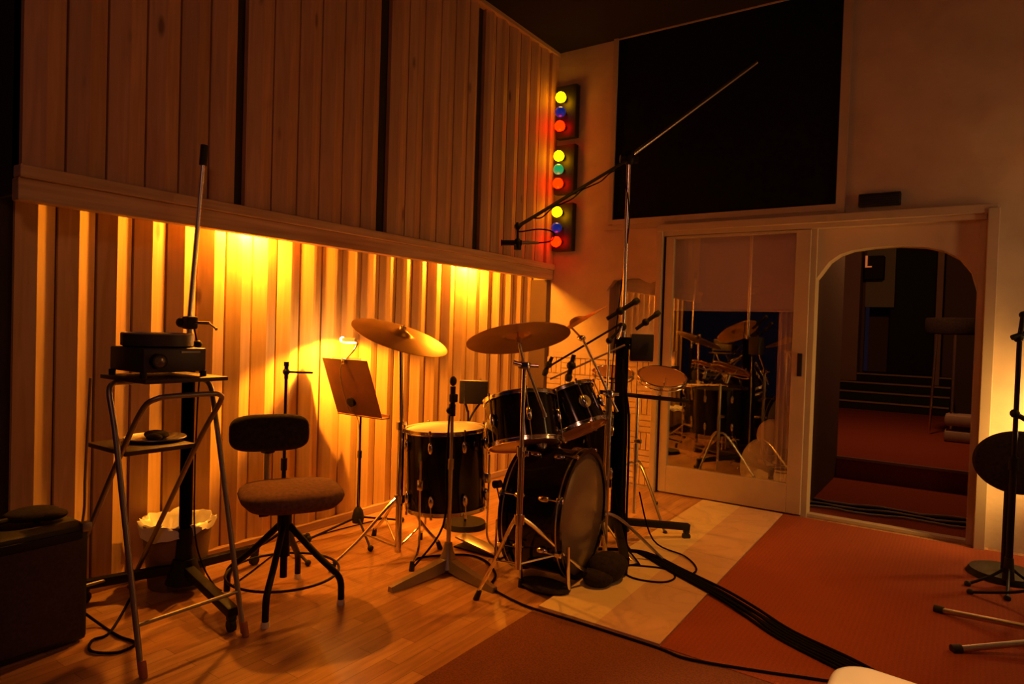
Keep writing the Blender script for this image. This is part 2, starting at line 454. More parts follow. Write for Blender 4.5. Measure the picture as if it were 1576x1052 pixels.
# hidden room behind glass door: dark booth with a part-lowered blind and a side curtain
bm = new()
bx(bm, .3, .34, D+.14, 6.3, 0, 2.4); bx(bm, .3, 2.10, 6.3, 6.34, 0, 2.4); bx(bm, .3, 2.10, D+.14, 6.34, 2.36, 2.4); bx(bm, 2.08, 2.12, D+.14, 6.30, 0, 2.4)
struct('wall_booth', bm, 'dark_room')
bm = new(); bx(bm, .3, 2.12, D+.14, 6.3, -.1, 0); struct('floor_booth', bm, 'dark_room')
root = thing('roller_blind', (1.6, D+.09, 1.34), 'pale roller blind drawn halfway down behind the sliding glass door', 'blind')
bm = new(); bx(bm, 1.18, 2.10, D+.075, D+.079, 1.345, 1.93); obj('blind_cloth', bm, 'blind', root, smooth=False)
bm = new(); cyl(bm, (1.18, D+.077, 1.345), (2.10, D+.077, 1.345), .008); obj('bottom_rod', bm, 'blind', root)
bm = new()
prev = None; n = 24
fr = []; bk = []
poly = []
for i in range(n+1): poly.append((1.955+.125*i/n, D+.10+.012*math.sin(i*1.05)))
for i in range(n, -1, -1): poly.append((1.955+.125*i/n, D+.108+.012*math.sin(i*1.05)))
prism(bm, poly, 'z', .02, 1.34)
tag(obj('curtain', bm, 'blind', origin=(2.0, D+.1, 0)), 'narrow pale curtain hanging at right behind the sliding glass door', 'curtain')
bm = new(); sphere(bm, (1.86, D+.29, .225), .21, (.85, .55, 1.05), 24); sphere(bm, (1.90, D+.29, .46), .11, (1, .7, 1.1), 20)
tag(obj('cloth_bundle', bm, 'blind', origin=(1.9, D+.25, 0)), 'pale rounded cloth bundle seen low behind the sliding glass door', 'bundle')
bm = new(); bx(bm, 1.80, 1.90, D+.35, D+.40, .62, .82, .01)
tag(obj('red_case', bm, mat('red_case', (.40, .07, .03), .6), origin=(1.85, D+.37, 0)), 'small red-orange case standing in the booth behind the glass door', 'case') if False else bm.free()

# hallway beyond the arch
HX0, HX1 = 1.30, 3.42
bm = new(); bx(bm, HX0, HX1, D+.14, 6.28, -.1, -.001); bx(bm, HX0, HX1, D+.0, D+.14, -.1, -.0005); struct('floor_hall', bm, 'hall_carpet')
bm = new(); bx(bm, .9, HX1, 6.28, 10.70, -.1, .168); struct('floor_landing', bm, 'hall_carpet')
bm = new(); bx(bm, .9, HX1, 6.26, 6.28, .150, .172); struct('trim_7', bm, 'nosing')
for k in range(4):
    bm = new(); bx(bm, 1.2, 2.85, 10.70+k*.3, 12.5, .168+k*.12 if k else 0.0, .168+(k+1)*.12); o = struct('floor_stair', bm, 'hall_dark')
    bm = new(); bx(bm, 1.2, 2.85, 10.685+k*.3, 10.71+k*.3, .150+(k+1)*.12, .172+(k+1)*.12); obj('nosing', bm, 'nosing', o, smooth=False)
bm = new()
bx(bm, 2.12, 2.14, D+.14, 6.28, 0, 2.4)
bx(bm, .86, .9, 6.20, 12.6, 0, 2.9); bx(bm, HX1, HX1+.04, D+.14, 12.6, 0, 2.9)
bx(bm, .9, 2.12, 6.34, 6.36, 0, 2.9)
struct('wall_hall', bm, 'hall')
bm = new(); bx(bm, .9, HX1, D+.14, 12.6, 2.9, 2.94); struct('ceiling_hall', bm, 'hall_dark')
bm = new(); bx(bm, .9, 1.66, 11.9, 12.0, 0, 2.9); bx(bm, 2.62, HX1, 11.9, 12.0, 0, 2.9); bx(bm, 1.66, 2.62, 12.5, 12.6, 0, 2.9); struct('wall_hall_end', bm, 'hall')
for i, (a, b) in enumerate(((1.38, 1.62), (2.62, 2.70))):
    bm = new(); bx(bm, a, b, 11.55, 11.9, .168, 2.9); o = struct('trim_%d' % (8+i), bm, noise_mat('pilaster', (.20, .12, .10), (.23, .14, .12), (1, 1, 1), 3))
bm = new(); bx(bm, 1.66, 2.06, 11.86, 11.899, 1.68, 2.78)
tag(obj('notice_board', bm, 'green_panel', origin=(1.86, 11.88, 1.68)), 'grey-green notice board at the far left end of the dark hallway', 'panel')
root = thing('lantern', (1.78, 11.6, 2.05), 'dark box lantern with a tiny bright reflection at the end of hallway', 'lamp')
bm = new(); bx(bm, 1.66, 1.92, 11.62, 11.86, 2.10, 2.46, .01); obj('case', bm, 'hall_dark', root)
bm = new(); bx(bm, 1.67, 1.70, 11.60, 11.618, 2.30, 2.46); bx(bm, 1.67, 1.76, 11.60, 11.618, 2.28, 2.30); obj('reflection_strips', bm, mat('reflection_glow', (1, .5, .2), .5, emit=(1, .25, .06), es=.3), root)  # bright reflection on the lantern, drawn as small self-glowing strips
# dark doorway leaf
bm = new(); bx(bm, 2.0, 2.60, 11.95, 12.0, .65, 2.62, .02); struct('door_3', bm, 'hall_dark')
# drum on chrome legs in hallway
root = thing('floor_drum', (2.92, 8.40, .17), 'black round drum on chrome legs beyond the arched doorway', 'drum')
bm = new(); lathe(bm, [(0, 1.25), (.27, 1.25), (.28, 1.27), (.28, 1.40), (.27, 1.42), (0, 1.42)], (2.92, 8.40, 0)); obj('shell', bm, 'black_fabric', root)
for a in (.5, 2.6, 4.7):
    bm = new(); c = V((2.92+.2*math.cos(a), 8.40+.2*math.sin(a), 1.26)); cyl(bm, c, (2.92+.24*math.cos(a), 8.40+.24*math.sin(a), .17), .014); obj('leg', bm, 'chrome', root)
for k, z in enumerate((.17, .33)):
    bm = new(); bx(bm, 2.86, 3.22, 8.0, 8.3, z, z+.11, .03)
    tag(obj('pale_box', bm, noise_mat('pale_box', (.35, .28, .25), (.40, .32, .28)), origin=(3.04, 8.15, z)), ('lower' if k == 0 else 'upper') + ' of two pale flat cushions stacked at right in hallway', 'cushion', 'pale cushions in the hallway')
    if k == 0: pass
# small stand foot at left of the arch
root = thing('low_stand', (1.72, 7.58, .17), 'low chrome stand foot just inside the arched doorway at left', 'stand')
bm = new(); cyl(bm, (1.66, 7.55, .17), (1.66, 7.55, .60), .012); obj('post', bm, 'black_metal', root)
for q in ((1.93, 7.70, .185), (1.72, 7.30, .185), (1.45, 7.62, .185)):
    bm = new(); cyl(bm, (1.66, 7.55, .27), q, .011); obj('leg', bm, 'chrome', root)
# cables along the hall floor
for k in range(5):
    yb = 4.98+.055*k; pts = []
    for i in range(12):
        x = 2.15+.92*i/11
        pts.append((x, yb+.11*(i/11)+.022*math.sin(i*1.1+k*.6)+.01*random.uniform(-1, 1), .009))
    bm = new(); tube(bm, pts, .008, 6)
    tag(obj('cable', bm, 'cable' if k % 2 else 'steel', origin=(2.2, yb, 0)), 'cable lying across the hallway floor behind the door threshold', 'cable', 'cables behind the arched doorway threshold')

# marble tiles in two courses
tiles = [((1.584, 2.375), (1.850, 2.372), (1.795, 4.62), (1.534, 4.625)), ((1.850, 2.372), (2.122, 2.365), (2.067, 4.615), (1.795, 4.62))]
tl_lab = ['cream marble strip next to the parquet, left of two', 'cream marble strip next to the red carpet, right of two']
for k, t in enumerate(tiles):
    for j in range(4):
        a, b = j/4, (j+1)/4
        def lp(p, q, s_): return (p[0]+(q[0]-p[0])*s_, p[1]+(q[1]-p[1])*s_)
        e = .0008
        q = [lp(t[0], t[3], a+e), lp(t[1], t[2], a+e), lp(t[1], t[2], b), lp(t[0], t[3], b)]
        bm = new(); prism(bm, q, 'z', .0, .012)
        o = obj('floor_tile', bm, 'marble_warm' if k else 'marble', smooth=False); o['kind'] = 'structure'
bm = new(); prism(bm, [(2.124, 2.365), (5.38, 2.25), (5.38, D-.11), (2.069, D-.06)], 'z', 0, .006)
tag(obj('carpet', bm, 'carpet_red', smooth=False, origin=(3.2, 3.4, 0)), 'ribbed red-brown carpet right of the cream marble strip', 'carpet')
bm = new(); prism(bm, [(1.583, 2.372), (1.583, -1.5), (5.38, -1.5), (5.38, 2.245), (2.124, 2.360)], 'z', 0, .005)
tag(obj('carpet', bm, 'carpet_brown', smooth=False, origin=(2.6, 1.5, 0)), 'dull brown carpet in the foreground before the marble strip', 'carpet')

# ------------------------------------------------------------------ stage lamps (three boxes, three bulbs each)
zz = [(2.70, 3.115), (2.255, 2.645), (1.800, 2.180)]
bz = [(3.0, 2.885, 2.775), (2.54, 2.435, 2.325), (2.10, 1.975, 1.865)]
bc = [('b_yellow', 'b_blue', 'b_red'), ('b_yellow', 'b_green', 'b_red'), ('b_yellow', 'b_blue', 'b_red')]
nm = ['topmost black light box with yellow, blue and red bulbs beside panelling', 'middle black light box, the only one with a green bulb', 'lowest black light box with yellow, blue and red bulbs']
for k in range(3):
    root = thing('light_box', (.315, D-.03, zz[k][0]), nm[k], 'light', 'light boxes stacked in the corner')
    bm = new(); bx(bm, .225, .405, D-.065, D-.002, zz[k][0], zz[k][1], .004); obj('case', bm, 'blackbox', root)
    for j in range(3):
        z = bz[k][j]
        bm = new(); lathe(bm, [(0, 0), (.022, 0), (.022, .02), (.018, .022), (0, .022)], (.305, D-.065, z), (0, -1, 0), 20); s_ = obj('socket', bm, 'black_rubber', root)
        bm = new(); lathe(bm, [(.015, 0), (.02, .012), (.034, .028), (.042, .050), (.040, .066), (.030, .080), (.014, .088), (0, .090)], (.305, D-.083, z), (0, -1, 0), 24)
        obj('bulb', bm, bc[k][j], root, label={'b_yellow': 'yellow', 'b_blue': 'blue', 'b_red': 'red', 'b_green': 'green'}[bc[k][j]] + ' bulb')

# dark plate above the arch
root = thing('wall_vent', (2.545, D-.03, 1.99), 'small dark slatted box above the arched doorway', 'vent')
bm = new(); bx(bm, 2.43, 2.66, D-.045, D-.001, 1.993, 2.072, .006); obj('housing', bm, 'blackbox', root)
bm = new()
for k in range(5): bx(bm, 2.438, 2.652, D-.050, D-.045, 2.002+k*.0135, 2.008+k*.0135)
obj('slats', bm, 'black_metal', root, smooth=False)

# ------------------------------------------------------------------ lamps in ledge
for i, yy in enumerate((2.02, 3.80)):
    root = thing('ledge_lamp', (.085, yy, 1.66), ['lamp hidden in the ledge above the swivel chair', 'lamp hidden in the ledge above the drum kit'][i], 'lamp', 'lamps hidden in the wooden ledge')
    bm = new(); lathe(bm, [(.018, .12), (.018, .07), (.03, .06), (.052, 0), (.048, 0), (.026, .055)], (.085, yy, 1.655), (0, 0, 1), 24); obj('reflector', bm, 'reflector', root)
    bm = new(); sphere(bm, (.085, yy, 1.672), .022, seg=16); obj('bulb', bm, 'lamp_glow', root)

# ------------------------------------------------------------------ drums
def drum(name, c, n, dia, dep, label, lugs=8, top='head_white', bottom='head_amber', cat='drum', shellm='black_gloss', off=0.0, badge=False, lug_len=.06, half=True, hoopm='chrome'):
    c = V(c); u, w, n = axes(n); R = dia/2
    root = thing(name, c, label, cat)
    bm = new(); lathe(bm, [(R-.01, -dep/2+.012), (R-.002, -dep/2+.008), (R-.002, dep/2-.008), (R-.01, dep/2-.012)], c, n, 56); obj('shell', bm, shellm, root)
    bm = new(); lathe(bm, [(0, dep/2+.001), (R-.012, dep/2), (R-.003, dep/2-.004), (R-.003, dep/2-.02)], c, n, 56); obj('batter_head', bm, top, root)
    bm = new(); lathe(bm, [(0, -dep/2-.001), (R-.012, -dep/2), (R-.003, -dep/2+.004), (R-.003, -dep/2+.02)], c, n, 56); obj('resonant_head', bm, bottom, root)
    for s in (1, -1):
        bm = new(); h0, h1 = s*(dep/2-.015), s*(dep/2+.006)
        lathe(bm, [(R+.001, h0), (R+.010, h0), (R+.010, h0+s*.003), (R+.004, h0+s*.005), (R+.004, h1-s*.003), (R+.010, h1), (R+.001, h1)], c, n, 56, close=True)
        obj('hoop', bm, hoopm, root)
    for k in range(lugs):
        a = off + 2*PI*k/lugs; d = u*math.cos(a)+w*math.sin(a)
        lst = ((1, dep/2-.07), (-1, -dep/2+.07)) if dep > .26 else ((1, .0),)
        for s, zc in lst:
            bm = new(); p = c+d*(R+.004)+n*zc
            lathe(bm, [(0, -lug_len/2-.008), (.008, -lug_len/2), (.013, -lug_len*.2), (.013, lug_len*.2), (.008, lug_len/2), (0, lug_len/2+.008)], p+d*.006, n, 10)
            cyl(bm, p+d*.012-n*0, p+d*.012+n*(s*(dep/2+.010)-zc), .0028, seg=6)
            e = p+d*.012+n*(s*(dep/2+.006)-zc); cyl(bm, e-n*.008, e+n*.008, .0062, seg=6)
            if len(lst) == 1:
                cyl(bm, p+d*.012, p+d*.012-n*(dep/2+.010), .0028, seg=6); e = p+d*.012-n*(dep/2+.002); cyl(bm, e-n*.008, e+n*.008, .0062, seg=6)
            obj('lug', bm, 'chrome', root)
    if badge is not False:
        d = u*math.cos(badge)+w*math.sin(badge)
        bm = new(); q = c+d*(R-.001); lathe(bm, [(0, .001), (.016, .001), (.017, .003), (.033, .004), (.034, 0)], q, d, 24); obj('badge', bm, 'steel', root)
    return root

# bass drum, axis along +x
bd_c = V((1.432, 2.752, .315)); BA = V((.9925, .122, 0)); BS = V((-.122, .9925, 0)); R = .287
bd = thing('bass_drum', bd_c, 'large glossy black bass drum lying on its side with grey front head', 'drum')
bm = new(); lathe(bm, [(R-.01, -.13), (R, -.125), (R, .125), (R-.01, .13)], bd_c, BA, 72); obj('shell', bm, 'black_gloss', bd)
bm = new(); lathe(bm, [(0, .144), (.1, .144), (R-.015, .143), (R-.004, .136)], bd_c, BA, 72); obj('resonant_head', bm, 'head_grey', bd, label='dark grey front head')
bm = new(); lathe(bm, [(0, -.143), (R-.015, -.143), (R-.004, -.136)], bd_c, BA, 72); obj('batter_head', bm, 'head_white', bd)
for s in (1, -1):
    bm = new(); lathe(bm, [(R-.008, s*.110), (R+.012, s*.110), (R+.012, s*.152), (R-.008, s*.152)], bd_c, BA, 72, close=True); h = obj('hoop', bm, 'black_gloss', bd)
    bm = new(); lathe(bm, [(R+.0125, s*.128), (R+.0135, s*.128), (R+.0135, s*.134), (R+.0125, s*.134)], bd_c, BA, 72, close=True); obj('inlay', bm, 'chrome_dull', h)
for k in range(8):
    a = PI/8 + 2*PI*k/8; d = BS*math.cos(a)+U*math.sin(a)
    for s in (1, -1):
        if d.z < -.9: continue
        bm = new(); p = bd_c + d*(R+.006)+BA*(s*.06)
        lathe(bm, [(0, -.032), (.012, -.02), (.015, 0), (.012, .02), (0, .032)], p, BA, 12)
        cyl(bm, p+d*.012, p+d*.012+BA*(s*.075), .003, seg=6); box(bm, p+d*.012+BA*(s*.080), (.03, .022, .012), Matrix.Rotation(.122, 3, 'Z') @ Matrix.Rotation(a-PI/2, 3, 'X'), .002)
        obj('claw_lug', bm, 'chrome', bd)
for s in (-1, 1):
    bm = new(); f_ = bd_c+BA*.16+BS*(s*.20 if s < 0 else .30); f_.z = 0; cyl(bm, bd_c+BA*.162+BS*(s*.225)+U*(-.09), f_+U*.022, .009); cyl(bm, f_+U*.025, f_, .012)
    sp = obj('spur', bm, 'chrome', bd)
bm = new(); cyl(bm, (1.33, 2.76, .60), (1.33, 2.76, .80), .014); cyl(bm, (1.33, 2.76, .60), (1.33, 2.76, .622), .035)
cyl(bm, (1.33, 2.66, .74), (1.33, 2.86, .76), .011); box(bm, (1.33, 2.76, .745), (.04, .06, .04), None, .006); obj('tom_holder', bm, 'chrome', bd)
# rack toms
drum('rack_tom', (1.25, 2.72, .715), (-.30, .20, .93), .35, .23, 'smaller tilted black tom above bass drum, left of the pair', 6, off=.3, badge=False)
drum('rack_tom', (1.345, 3.03, .745), (-.50, .07, .86), .31, .21, 'tilted black tom with round badge, right of the pair above bass drum', 6, off=.1, badge=None if False else 4.35)
drum('floor_tom_large', (1.22, 3.42, .50), (-.02, .02, 1), .42, .38, 'plain black drum standing behind the badged tom', 6, off=.2, top='black_fabric', hoopm='black_gloss')
bm = new()
# floor tom
ft = drum('floor_tom', (.85, 2.63, .452), (-.035, -.02, 1), .405, .40, 'black floor tom with pale head and chrome rims, left of bass drum', 8, off=.35, lug_len=.05)
for a in (-1.1, 1.0, 3.1):
    bm = new(); d = V((math.cos(a-.35), math.sin(a-.35), 0)); c = V((.85, 2.63, 0))
    tube(bm, [c+d*.222+V((0, 0, .52)), c+d*.222+V((0, 0, .30)), c+d*.222+V((0, 0, .10)), c+d*.27+V((0, 0, .035))], .0055, 8)
    g = obj('leg', bm, 'chrome', ft)
    bm = new(); cyl(bm, c+d*.27+V((0, 0, .045)), c+d*.275, .011, .013); obj('rubber_foot', bm, 'black_rubber', g)
    bm = new(); box(bm, c+d*.215+V((0, 0, .40)), (.03, .03, .05), Matrix.Rotation(a-.35, 3, 'Z'), .004); obj('leg_bracket', bm, 'chrome', ft)
# kick pedal
root = thing('kick_pedal', (.98, 2.80, 0), 'chrome and black kick pedal behind the bass drum', 'pedal')
bm = new(); box(bm, (.97, 2.80, .03), (.30, .09, .01), Matrix.Rotation(.16, 3, 'Y'), .003); obj('footboard', bm, 'chrome_dull', root)
bm = new(); bx(bm, .82, 1.12, 2.75, 2.85, 0, .008); obj('base_plate', bm, 'black_metal', root)
bm = new(); cyl(bm, (1.10, 2.74, .0), (1.10, 2.74, .20), .006); cyl(bm, (1.10, 2.86, .0), (1.10, 2.86, .20), .006); cyl(bm, (1.10, 2.74, .20), (1.10, 2.86, .20), .006); obj('pedal_frame', bm, 'chrome', root)
bm = new(); cyl(bm, (1.10, 2.80, .20), (1.05, 2.80, .36), .004); cyl(bm, (1.035, 2.80, .36), (1.075, 2.80, .37), .02); obj('beater', bm, 'black_fabric', root)

# roto toms on a rail
root = thing('roto_tom_rail_stand', (1.40, 3.99, 0), 'chrome tripod with black rail carrying the shallow drums beside glass door', 'stand')
bm = new(); cyl(bm, (1.17, 3.70, .795), (1.62, 4.01, .755), .013); obj('rail', bm, 'black_metal', root)
bm = new(); cyl(bm, (1.36, 3.84, .77), (1.36, 3.84, .05), .010); cyl(bm, (1.36, 3.84, .50), (1.36, 3.84, .30), .014); box(bm, (1.375, 3.83, .50), (.05, .02, .025), None, .005); obj('pole', bm, 'chrome_dull', root)
for q in ((1.32, 4.30, 0), (1.62, 3.70, 0), (1.10, 3.62, 0)):
    bm = new(); tube(bm, [(1.36, 3.84, .36), (1.36+(q[0]-1.36)*.25, 3.84+(q[1]-3.84)*.25, .33), (q[0], q[1], .012)], .008); lg = obj('leg', bm, 'chrome_dull', root)
    bm = new(); sphere(bm, (q[0], q[1], .014), .014, seg=12); obj('rubber_foot', bm, 'black_rubber', lg)
def rototom(c, r, label, deg):
    c = V(c); n = (Bk*math.sin(math.radians(deg))+U*math.cos(math.radians(deg))); t = thing('roto_tom', c, label, 'drum', 'shallow drums on the rail')
    bm = new(); lathe(bm, [(0, 0), (r-.012, 0), (r, -.012)], c, n, 40); obj('head', bm, 'head_amber', t)
    bm = new(); torus(bm, c-n*.004, n, r, .0055, 40); torus(bm, c-n*.030, n, r, .0045, 40); obj('hoop', bm, 'chrome', t)
    bm = new()
    for k in range(6):
        a = k*PI/3; d = V((math.cos(a), math.sin(a), 0)); cyl(bm, c+d*(r+.004), c+d*(r+.004)-n*.045, .004, seg=6); cyl(bm, c+d*r-n*.03, c-n*.055, .004, seg=6)
    cyl(bm, c-n*.055, c-n*.13, .012); obj('spider_frame', bm, 'chrome_dull', t)
rototom((1.225, 3.765, .922), .125, 'smaller shallow drum with chrome rim on left of the black rail', 15)
rototom((1.475, 3.935, .905), .150, 'wider shallow drum with chrome rim nearest the glass door', 22)

# ------------------------------------------------------------------ cymbals
def cymbal(c, n, r, label):
    bm = new(); pr = [(.006, .030), (.018, .029), (.035, .022), (.048, .011), (.056, .006)]
    for k in range(1, 9):
        t = k/8; pr.append((.056+(r-.056)*t, .006-.016*t**1.4 + (.0008 if k % 2 else 0)))
    low = [(a, b-.0022) for a, b in reversed(pr)]
    lathe(bm, pr+low, c, n, 72, close=True)
    return tag(obj('cymbal', bm, 'bronze', origin=c), label, 'cymbal')

def tilt(slope_deg, open_deg):
    s = math.radians(slope_deg); o = math.radians(open_deg)
    return (Rr*math.sin(s)+U*math.cos(s))*math.cos(o) + Bk*math.sin(o)
nL = tilt(18, 11); nC = tilt(-9, -17)
cL = V((.690, 2.440, 1.118)); cC = V((1.527, 2.243, 1.137))
cymbal(cL, nL, .247, 'bronze cymbal tilted down to the right beside the music stand')
cymbal(cC, nC, .212, 'bronze cymbal tilted up to the right over the rack toms')
cR = V((1.24, 3.12, 1.18)); nR = tilt(-33, -3)
cymbal(cR+Rr*.06+U*.03, nR, .19, 'steeply tilted bronze cymbal seen edge-on behind the centre cymbal')

def tripod(name, base, top, label, hub_z, low_z, feet, r1=.0125, r2=.009, split=.55, m='chrome', cat='cymbal stand', topw=True, topn=(0, 0, 1), double=True, group=None):
    bx_, by_ = base; t = V(top)
    root = thing(name, (bx_, by_, 0), label, cat, group)
    z1 = t.z*split
    bm = new(); cyl(bm, (bx_, by_, low_z), (bx_, by_, z1), r1); obj('lower_tube', bm, m, root)
    bm = new(); cyl(bm, (bx_, by_, z1), tuple(t - V(topn)*.03) if abs(t.x-bx_)+abs(t.y-by_) > .001 else (bx_, by_, t.z), r2, r2*.9); obj('upper_tube', bm, m, root)
    bm = new(); cyl(bm, (bx_, by_, z1-.025), (bx_, by_, z1+.015), r1*1.5); cyl(bm, (bx_, by_, z1-.005), (bx_+.033, by_-.02, z1-.005), .005); box(bm, (bx_+.04, by_-.024, z1-.005), (.02, .006, .022), None, .002)
    obj('collar', bm, m, root)
    bm = new(); cyl(bm, (bx_, by_, hub_z-.02), (bx_, by_, hub_z+.02), r1*1.6); obj('hub', bm, m, root)
    for f in feet:
        f = V((f[0], f[1], .012)); d = (f-V((bx_, by_, 0))); d.z = 0; dl = d.normalized()
        p0 = V((bx_, by_, hub_z))+dl*.02
        for sgn in ((-1, 1) if double else (0,)):
            pass
        bm = new(); side = dl.cross(U)*.010
        tube(bm, [p0, p0+(f-p0)*.18+U*.006, p0+(f-p0)*.6, f+U*.02], .0085 if double else .007, 8)
        lg = obj('leg', bm, m, root)
        bm = new(); cyl(bm, f+U*.030-dl*.012, f-U*.012+dl*.006, .011, .014); obj('rubber_foot', bm, 'black_rubber', lg)
        bm = new(); mid = p0+(f-p0)*.52; cyl(bm, (bx_, by_, low_z+.02), mid, .005, seg=8); obj('brace', bm, m, root)
    return root
cs = tripod('cymbal_stand', (.706, 2.447), cL, 'chrome cymbal stand between music stand and floor tom', .30, .03, [(.60, 2.12), (.78, 2.68), (.36, 2.62)], split=.60, r1=.017, r2=.011)
bm = new(); cyl(bm, cL-nL*.035, cL+nL*.055, .004); cyl(bm, cL+nL*.030, cL+nL*.044, .016); cyl(bm, cL-nL*.055, cL-nL*.015, .013); box(bm, cL-nL*.045+Rr*.012, (.035, .02, .03), None, .006); obj('tilter', bm, 'chrome', cs)
cs = tripod('cymbal_stand', (1.540, 2.276), (1.540, 2.276, 1.02), 'chrome cymbal stand in front of the bass drum', .39, .185, [(1.330, 2.285), (1.650, 2.765), (1.40, 2.52)], split=.66, r1=.0135, r2=.009)
top = V((1.540, 2.276, 1.02))
bm = new(); cyl(bm, top, cC-nC*.02, .0065); cyl(bm, cC-nC*.03, cC+nC*.055, .004); cyl(bm, cC-nC*.030, cC-nC*.005, .012); sphere(bm, cC+nC*.045, .010, seg=10)
box(bm, top, (.05, .025, .03), None, .005); cyl(bm, top, top+V((.05, .03, .0)), .008); cyl(bm, top-V((.04, .02, -.01)), top, .010); obj('tilter', bm, 'chrome', cs)
bm = new(); cyl(bm, top+V((.01, .0, .0)), top+V((.085, .03, -.19)), .006); cyl(bm, top+V((.085, .03, -.19)), top+V((.09, .03, -.205)), .008); obj('counter_rod', bm, 'chrome_dull', cs)
# boom cymbal stand behind, right of toms
root = thing('cymbal_boom_stand', (1.53, 3.10, 0), 'chrome boom stand with angled rod right of the toms', 'cymbal stand')
bm = new(); cyl(bm, (1.53, 3.10, .02), (1.53, 3.10, .86), .012); obj('lower_tube', bm, 'chrome_dull', root)
bm = new(); cyl(bm, (1.565, 3.12, .76), (1.41, 3.01, 1.125), .007); obj('boom_arm', bm, 'chrome', root)
bm = new(); box(bm, (1.53, 3.10, .85), (.04, .04, .045), None, .01); cyl(bm, (1.50, 3.08, .85), (1.57, 3.12, .85), .009); obj('clamp', bm, 'chrome', root)
bm = new(); sphere(bm, (1.405, 3.005, 1.13), .02, (1.2, 1, .8), 14); cyl(bm, (1.405, 3.005, 1.13), (1.30, 3.07, 1.19), .005); obj('tilter', bm, 'chrome', root)
for q in ((1.80, 3.24, 0), (1.55, 2.86, .0), (1.30, 3.25, 0)):
    bm = new(); tube(bm, [(1.53, 3.10, .24), (1.53+(q[0]-1.53)*.3, 3.10+(q[1]-3.10)*.3, .20), (q[0], q[1], .012)], .008); obj('leg', bm, 'chrome_dull', root)

# ------------------------------------------------------------------ swivel chair
ch = thing('swivel_chair', (.70, 1.77, 0), 'black upholstered swivel work chair with foot ring before the lit panelling', 'chair')
fw = V((.87, -.49, 0)); sd = V((.49, .87, 0)); cc = V((.70, 1.77, 0))
bm = new()
sc = V((.745, 1.765, .455))
rings = []
def superell(a, b, n=36, e=3.2):
    o = []
    for k in range(n):
        t = 2*PI*k/n; c, s = math.cos(t), math.sin(t)
        o.append((a*math.copysign(abs(c)**(2/e), c), b*math.copysign(abs(s)**(2/e), s)))
    return o
for s_, z in ((.02, -.052), (.55, -.050), (.86, -.034), (.97, -.010), (1.0, .006), (.975, .022), (.90, .034), (.70, .043), (.35, .047), (.02, .048)):
    rings.append([sc + fw*(a*s_) + sd*(b*s_) + U*(z - .10*(a*s_)**2*1.2 + .02*(a*s_)) for a, b in superell(.205, .205)])
ring_loft(bm, rings); obj('seat', bm, 'seat_fabric', ch, sharp=80)
bm = new(); bc_ = V((.480, 1.845, .672)); bn = (fw*1.0 + U*.12).normalized(); bu = sd; bw = bn.cross(bu)*-1
bw = bu.cross(bn); bw = bw if bw.z > 0 else -bw
rings = []
for s_, d_ in ((.02, -.042), (.8, -.040), (.95, -.028), (1, -.005), (1, .012), (.95, .030), (.8, .040), (.02, .044)):
    rings.append([bc_ + bu*(a*s_) + bw*(b*s_) + bn*(d_ + .55*(a*s_)**2) for a, b in superell(.168, .082, 36, 3.6)])
ring_loft(bm, rings); obj('backrest', bm, 'black_fabric', ch, sharp=80)
bm = new(); box(bm, bc_-bn*.045-U*.06, (.05, .05, .07), None, .01); obj('backrest_clamp', bm, 'black_metal', ch)
bm = new(); tube(bm, [bc_-bn*.045-U*.03, bc_-bn*.06-U*.20, bc_+fw*.02-U*.275, sc-U*.06], .014, 8); obj('backrest_bar', bm, 'steel', ch)
bm = new(); cyl(bm, cc+U*.10, cc+U*.41, .015); cyl(bm, cc+U*.30, cc+U*.37, .030); cyl(bm, cc+U*.19, cc+U*.30, .024, .022); cyl(bm, cc+U*.10, cc+U*.19, .014); box(bm, sc-U*.055, (.14, .14, .012), None, .003); obj('column', bm, 'black_metal', ch)
bm = new(); cyl(bm, cc+U*.375, cc+U*.36-Rr*.09-Bk*.02, .006); cyl(bm, cc+U*.362-Rr*.07, cc+U*.357-Rr*.105, .010); obj('lever', bm, 'black_metal', ch)
ringR = .205
for a in (200, 320, 60, 125):
    pass
for q in ((.855, 1.575), (.480, 1.655), (.915, 1.895), (.545, 1.965)):
    f = V((q[0], q[1], 0)); d = (f-cc).normalized(); L_ = (f-cc).length
    bm = new(); tube(bm, [cc+d*.015+U*.325, cc+d*(L_*.55)+U*.205, cc+d*(L_*.90)+U*.13, cc+d*(L_*.985)+U*.095, cc+d*L_+U*.05, f+U*.018], .0135, 10, sub=4); lg = obj('leg', bm, 'black_metal', ch)
    bm = new(); cyl(bm, f+U*.022, f, .015, .017); obj('foot_glide', bm, 'white_tip', lg)
bm = new(); torus(bm, cc+U*.125, U, .225, .0055, 56); obj('foot_ring', bm, 'black_metal', ch)

